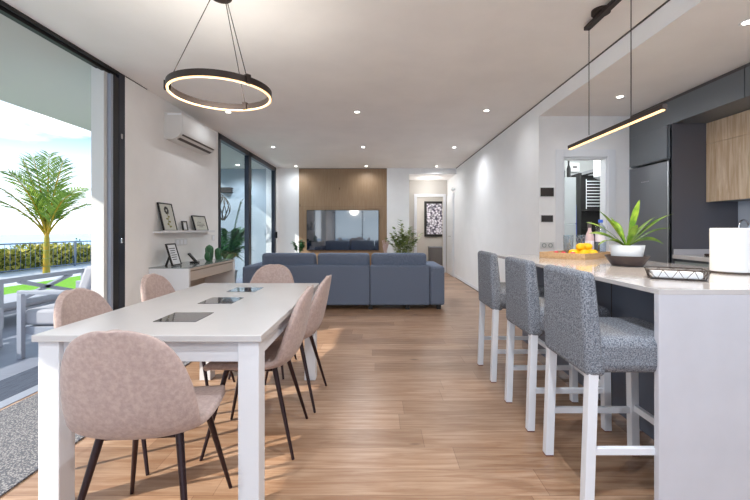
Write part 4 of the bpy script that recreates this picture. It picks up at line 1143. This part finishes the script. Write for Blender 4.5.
# outdoor sofa with crossed back braces
t = thing('outdoor_sofa', 'low pale outdoor sofa with crossed back braces facing the garden', 'sofa', (-4.6, 3.3, -0.02))
SL = 2.75
rbox(-0.03, 0.03, 0, SL, 0.54, 0.60).build('back_rail', M['ext_frame'], t, bevel=0.004, smooth=False)
rbox(-0.03, 0.03, 0, SL, 0.24, 0.30).build('back_rail', M['ext_frame'], t, bevel=0.004, smooth=False)
for y in (0.03, SL/2, SL-0.03):
    rbox(-0.028, 0.028, y-0.03, y+0.03, 0, 0.54).build('leg', M['ext_frame'], t, bevel=0.003, smooth=False)
    rbox(-0.75, -0.69, y-0.03, y+0.03, 0, 0.24).build('leg', M['ext_frame'], t, bevel=0.003, smooth=False)
for a, b in ((0.06, SL/2-0.03), (SL/2+0.03, SL-0.06)):
    m_ = (a+b)/2
    for q0, q1 in ((m_-0.42, m_+0.42), (m_+0.42, m_-0.42)):
        MB().tube([(0, q0, 0.30), (0, q1, 0.54)], 0.032, 4, square=True).build('cross_brace', M['ext_frame'], t, smooth=False)
rbox(-0.75, -0.031, 0, SL, 0.14, 0.18).build('seat_frame', M['ext_frame'], t, bevel=0.004, smooth=False)
rbox(-0.74, -0.04, 0.05, SL-0.05, 0.181, 0.28).build('seat_cushion', M['ext_cushion'], t, bevel=0.03, seg=3)
# low outdoor table
t = thing('outdoor_coffee_table', 'low pale outdoor table at the left edge of the picture', 'table', (-4.05, 3.2, -0.02))
rbox(-0.40, 0.20, -0.4, 0.75, 0.36, 0.40).build('tabletop', M['ext_frame'], t, bevel=0.004, smooth=False)
for x in (-0.37, 0.17):
    for y in (-0.37, 0.72):
        rbox(x-0.03, x+0.03, y-0.03, y+0.03, 0, 0.36).build('leg', M['ext_frame'], t, bevel=0.003, smooth=False)

# plants & fittings outside the far-left slider
t = thing('outdoor_palm', 'dark leafy palm in a pot outside the far left window', 'plant', (-3.05, 7.75, -0.02))
MB().lathe([(0, 0), (0.16, 0), (0.21, 0.38), (0.19, 0.38), (0.18, 0.34), (0, 0.34)], 28).build('pot', M['terracotta'], t)
rnd = random.Random(8)
for k in range(16):
    az = 2*PI*k/16 + rnd.uniform(-0.2, 0.2); L = rnd.uniform(0.4, 0.66); ri = rnd.uniform(1.1, 1.9); dr = rnd.uniform(0.35, 0.85)
    if math.cos(az) > 0.3: L *= 0.6
    n = 9; pts = [Vector((L*s*math.cos(az), L*s*math.sin(az), 0.34+ri*s-dr*s*s)) for s in [i/(n-1) for i in range(n)]]
    mb = MB(); mb.tube(pts, 0.005, 5)
    for i in range(3, n):
        tan = (pts[i]-pts[i-1]).normalized(); side = tan.cross(Vector((0, 0, 1))).normalized()
        for sd in (-1, 1):
            for q in (0, 0.5):
                p = pts[i-1].lerp(pts[i], q); dd_ = (side*sd+tan*0.9).normalized(); l = 0.27
                mb.blade([p, p+dd_*l*0.4, p+dd_*l+Vector((0, 0, -0.04))], [0.008, 0.028, 0.001], tan, 0.2)
    mb.build('frond', M['leaf_dark'], t, smooth=False)
t = thing('outdoor_wall_lamp', 'black box wall lamp outside the far left window', 'lamp', (-3.76, 9.6, 2.1))
rbox(-0.14, 0.14, -0.12, 0, 0, 0.13).build('housing', M['black'], t, bevel=0.004, smooth=False)
t = thing('hanging_lantern', 'dark woven wire lantern on a stand outside the window', 'lantern', (-3.68, 9.0, -0.02))
MB().tube([(-0.1, 0, 0), (-0.1, 0, 1.95), (-0.02, 0, 2.05), (0.06, 0, 2.0)], 0.012, 8).build('stand', M['macrame'], t)
MB().lathe([(0, 0), (0.15, 0), (0.15, 0.02), (0, 0.02)], 24, c=(-0.1, 0, 0)).build('base', M['macrame'], t)
mb = MB()
for k in range(9):
    a = 2*PI*k/9
    for s in (1, -1):
        mb.tube([(0.06+(0.03+0.13*math.sin(PI*q/8))*math.cos(a+s*q*0.12), (0.03+0.13*math.sin(PI*q/8))*math.sin(a+s*q*0.12), 1.98-0.55*q/8) for q in range(9)], 0.008, 5)
mb.build('wire_shade', M['macrame'], t)
t = thing('spot_reflection_lamp', 'added soffit spotlight standing in for a lamp reflected in the far window', 'spotlight', (-3.28, 9.0, CZ))  # added lamp in place of a window reflection, also brightens the terrace wall
MB().lathe([(0, -0.002), (0.04, -0.002), (0.045, 0), (0, 0)], 20).build('lens', M['lens'], t)
add_light('lamp', 'SPOT', (0, 0, -0.02), 60, (0.95, 0.98, 1), t, spot_size=math.radians(150), spot_blend=0.8, shadow_soft_size=0.03)

# ================================================================== LIGHT, WORLD, CAMERA
sun_dir = Vector((1.0, 0.53, -0.68)).normalized()
s = add_light('sun', 'SUN', (-8, -4, 6), 4.0, (1.0, 0.93, 0.82), angle=D(0.6))
s.rotation_euler = sun_dir.to_track_quat('-Z', 'Y').to_euler()

w = bpy.data.worlds.new('sky'); SC.world = w; w.use_nodes = True
nt = w.node_tree; bg = nt.nodes['Background']
tc = nt.nodes.new('ShaderNodeTexCoord')
sp = nt.nodes.new('ShaderNodeSeparateXYZ'); nt.links.new(tc.outputs['Generated'], sp.inputs[0])
cr = nt.nodes.new('ShaderNodeValToRGB'); e = cr.color_ramp.elements
e[0].position = 0.0; e[0].color = lin((232, 240, 248)); e[1].position = 0.2; e[1].color = lin((104, 134, 162))
nt.links.new(sp.outputs['Z'], cr.inputs['Fac'])
mp = nt.nodes.new('ShaderNodeMapping'); mp.inputs['Scale'].default_value = (1, 1, 3.5)
nt.links.new(tc.outputs['Generated'], mp.inputs['Vector'])
n = nt.nodes.new('ShaderNodeTexNoise'); n.inputs['Scale'].default_value = 2.4; n.inputs['Detail'].default_value = 7
nt.links.new(mp.outputs['Vector'], n.inputs['Vector'])
c2 = nt.nodes.new('ShaderNodeValToRGB'); c2.color_ramp.elements[0].position = 0.52; c2.color_ramp.elements[1].position = 0.66
nt.links.new(n.outputs['Fac'], c2.inputs['Fac'])
mx = nt.nodes.new('ShaderNodeMix'); mx.data_type = 'RGBA'
nt.links.new(c2.outputs['Color'], mx.inputs['Factor']); nt.links.new(cr.outputs['Color'], mx.inputs['A'])
mx.inputs['B'].default_value = (1, 1, 1, 1)
nt.links.new(mx.outputs['Result'], bg.inputs['Color'])
bg.inputs['Strength'].default_value = 2.0

# portals at the openings guide the daylight in
def portal(loc, rot, sx, sy):
    l = bpy.data.lights.new('daylight_portal', 'AREA'); l.shape = 'RECTANGLE'; l.size = sx; l.size_y = sy; l.cycles.is_portal = True
    o = bpy.data.objects.new('daylight_portal', l); COL.objects.link(o); o.location = loc; o.rotation_euler = rot
portal((LX-0.12, 2.07, 1.35), (0, -PI/2, 0), 2.7, 3.25)
portal((LX-0.12, 7.69, 1.35), (0, -PI/2, 0), 2.7, 3.4)
portal((-0.1, BY-0.14, 1.3), (PI/2, 0, 0), 4.6, 2.6)

cam = bpy.data.cameras.new('camera'); co = bpy.data.objects.new('camera', cam); COL.objects.link(co)
cam.sensor_width = 36; cam.lens = 36*385/750
co.location = (0, 0, 1.18); co.rotation_euler = (PI/2, 0, 0)
cam.shift_x = -3/750; cam.shift_y = -20/750
cam.clip_end = 8000
SC.camera = co
SC.view_settings.view_transform = 'Standard'; SC.view_settings.look = 'None'
SC.view_settings.gamma = 1; SC.view_settings.use_curve_mapping = False
SC.view_settings.exposure = 0.75
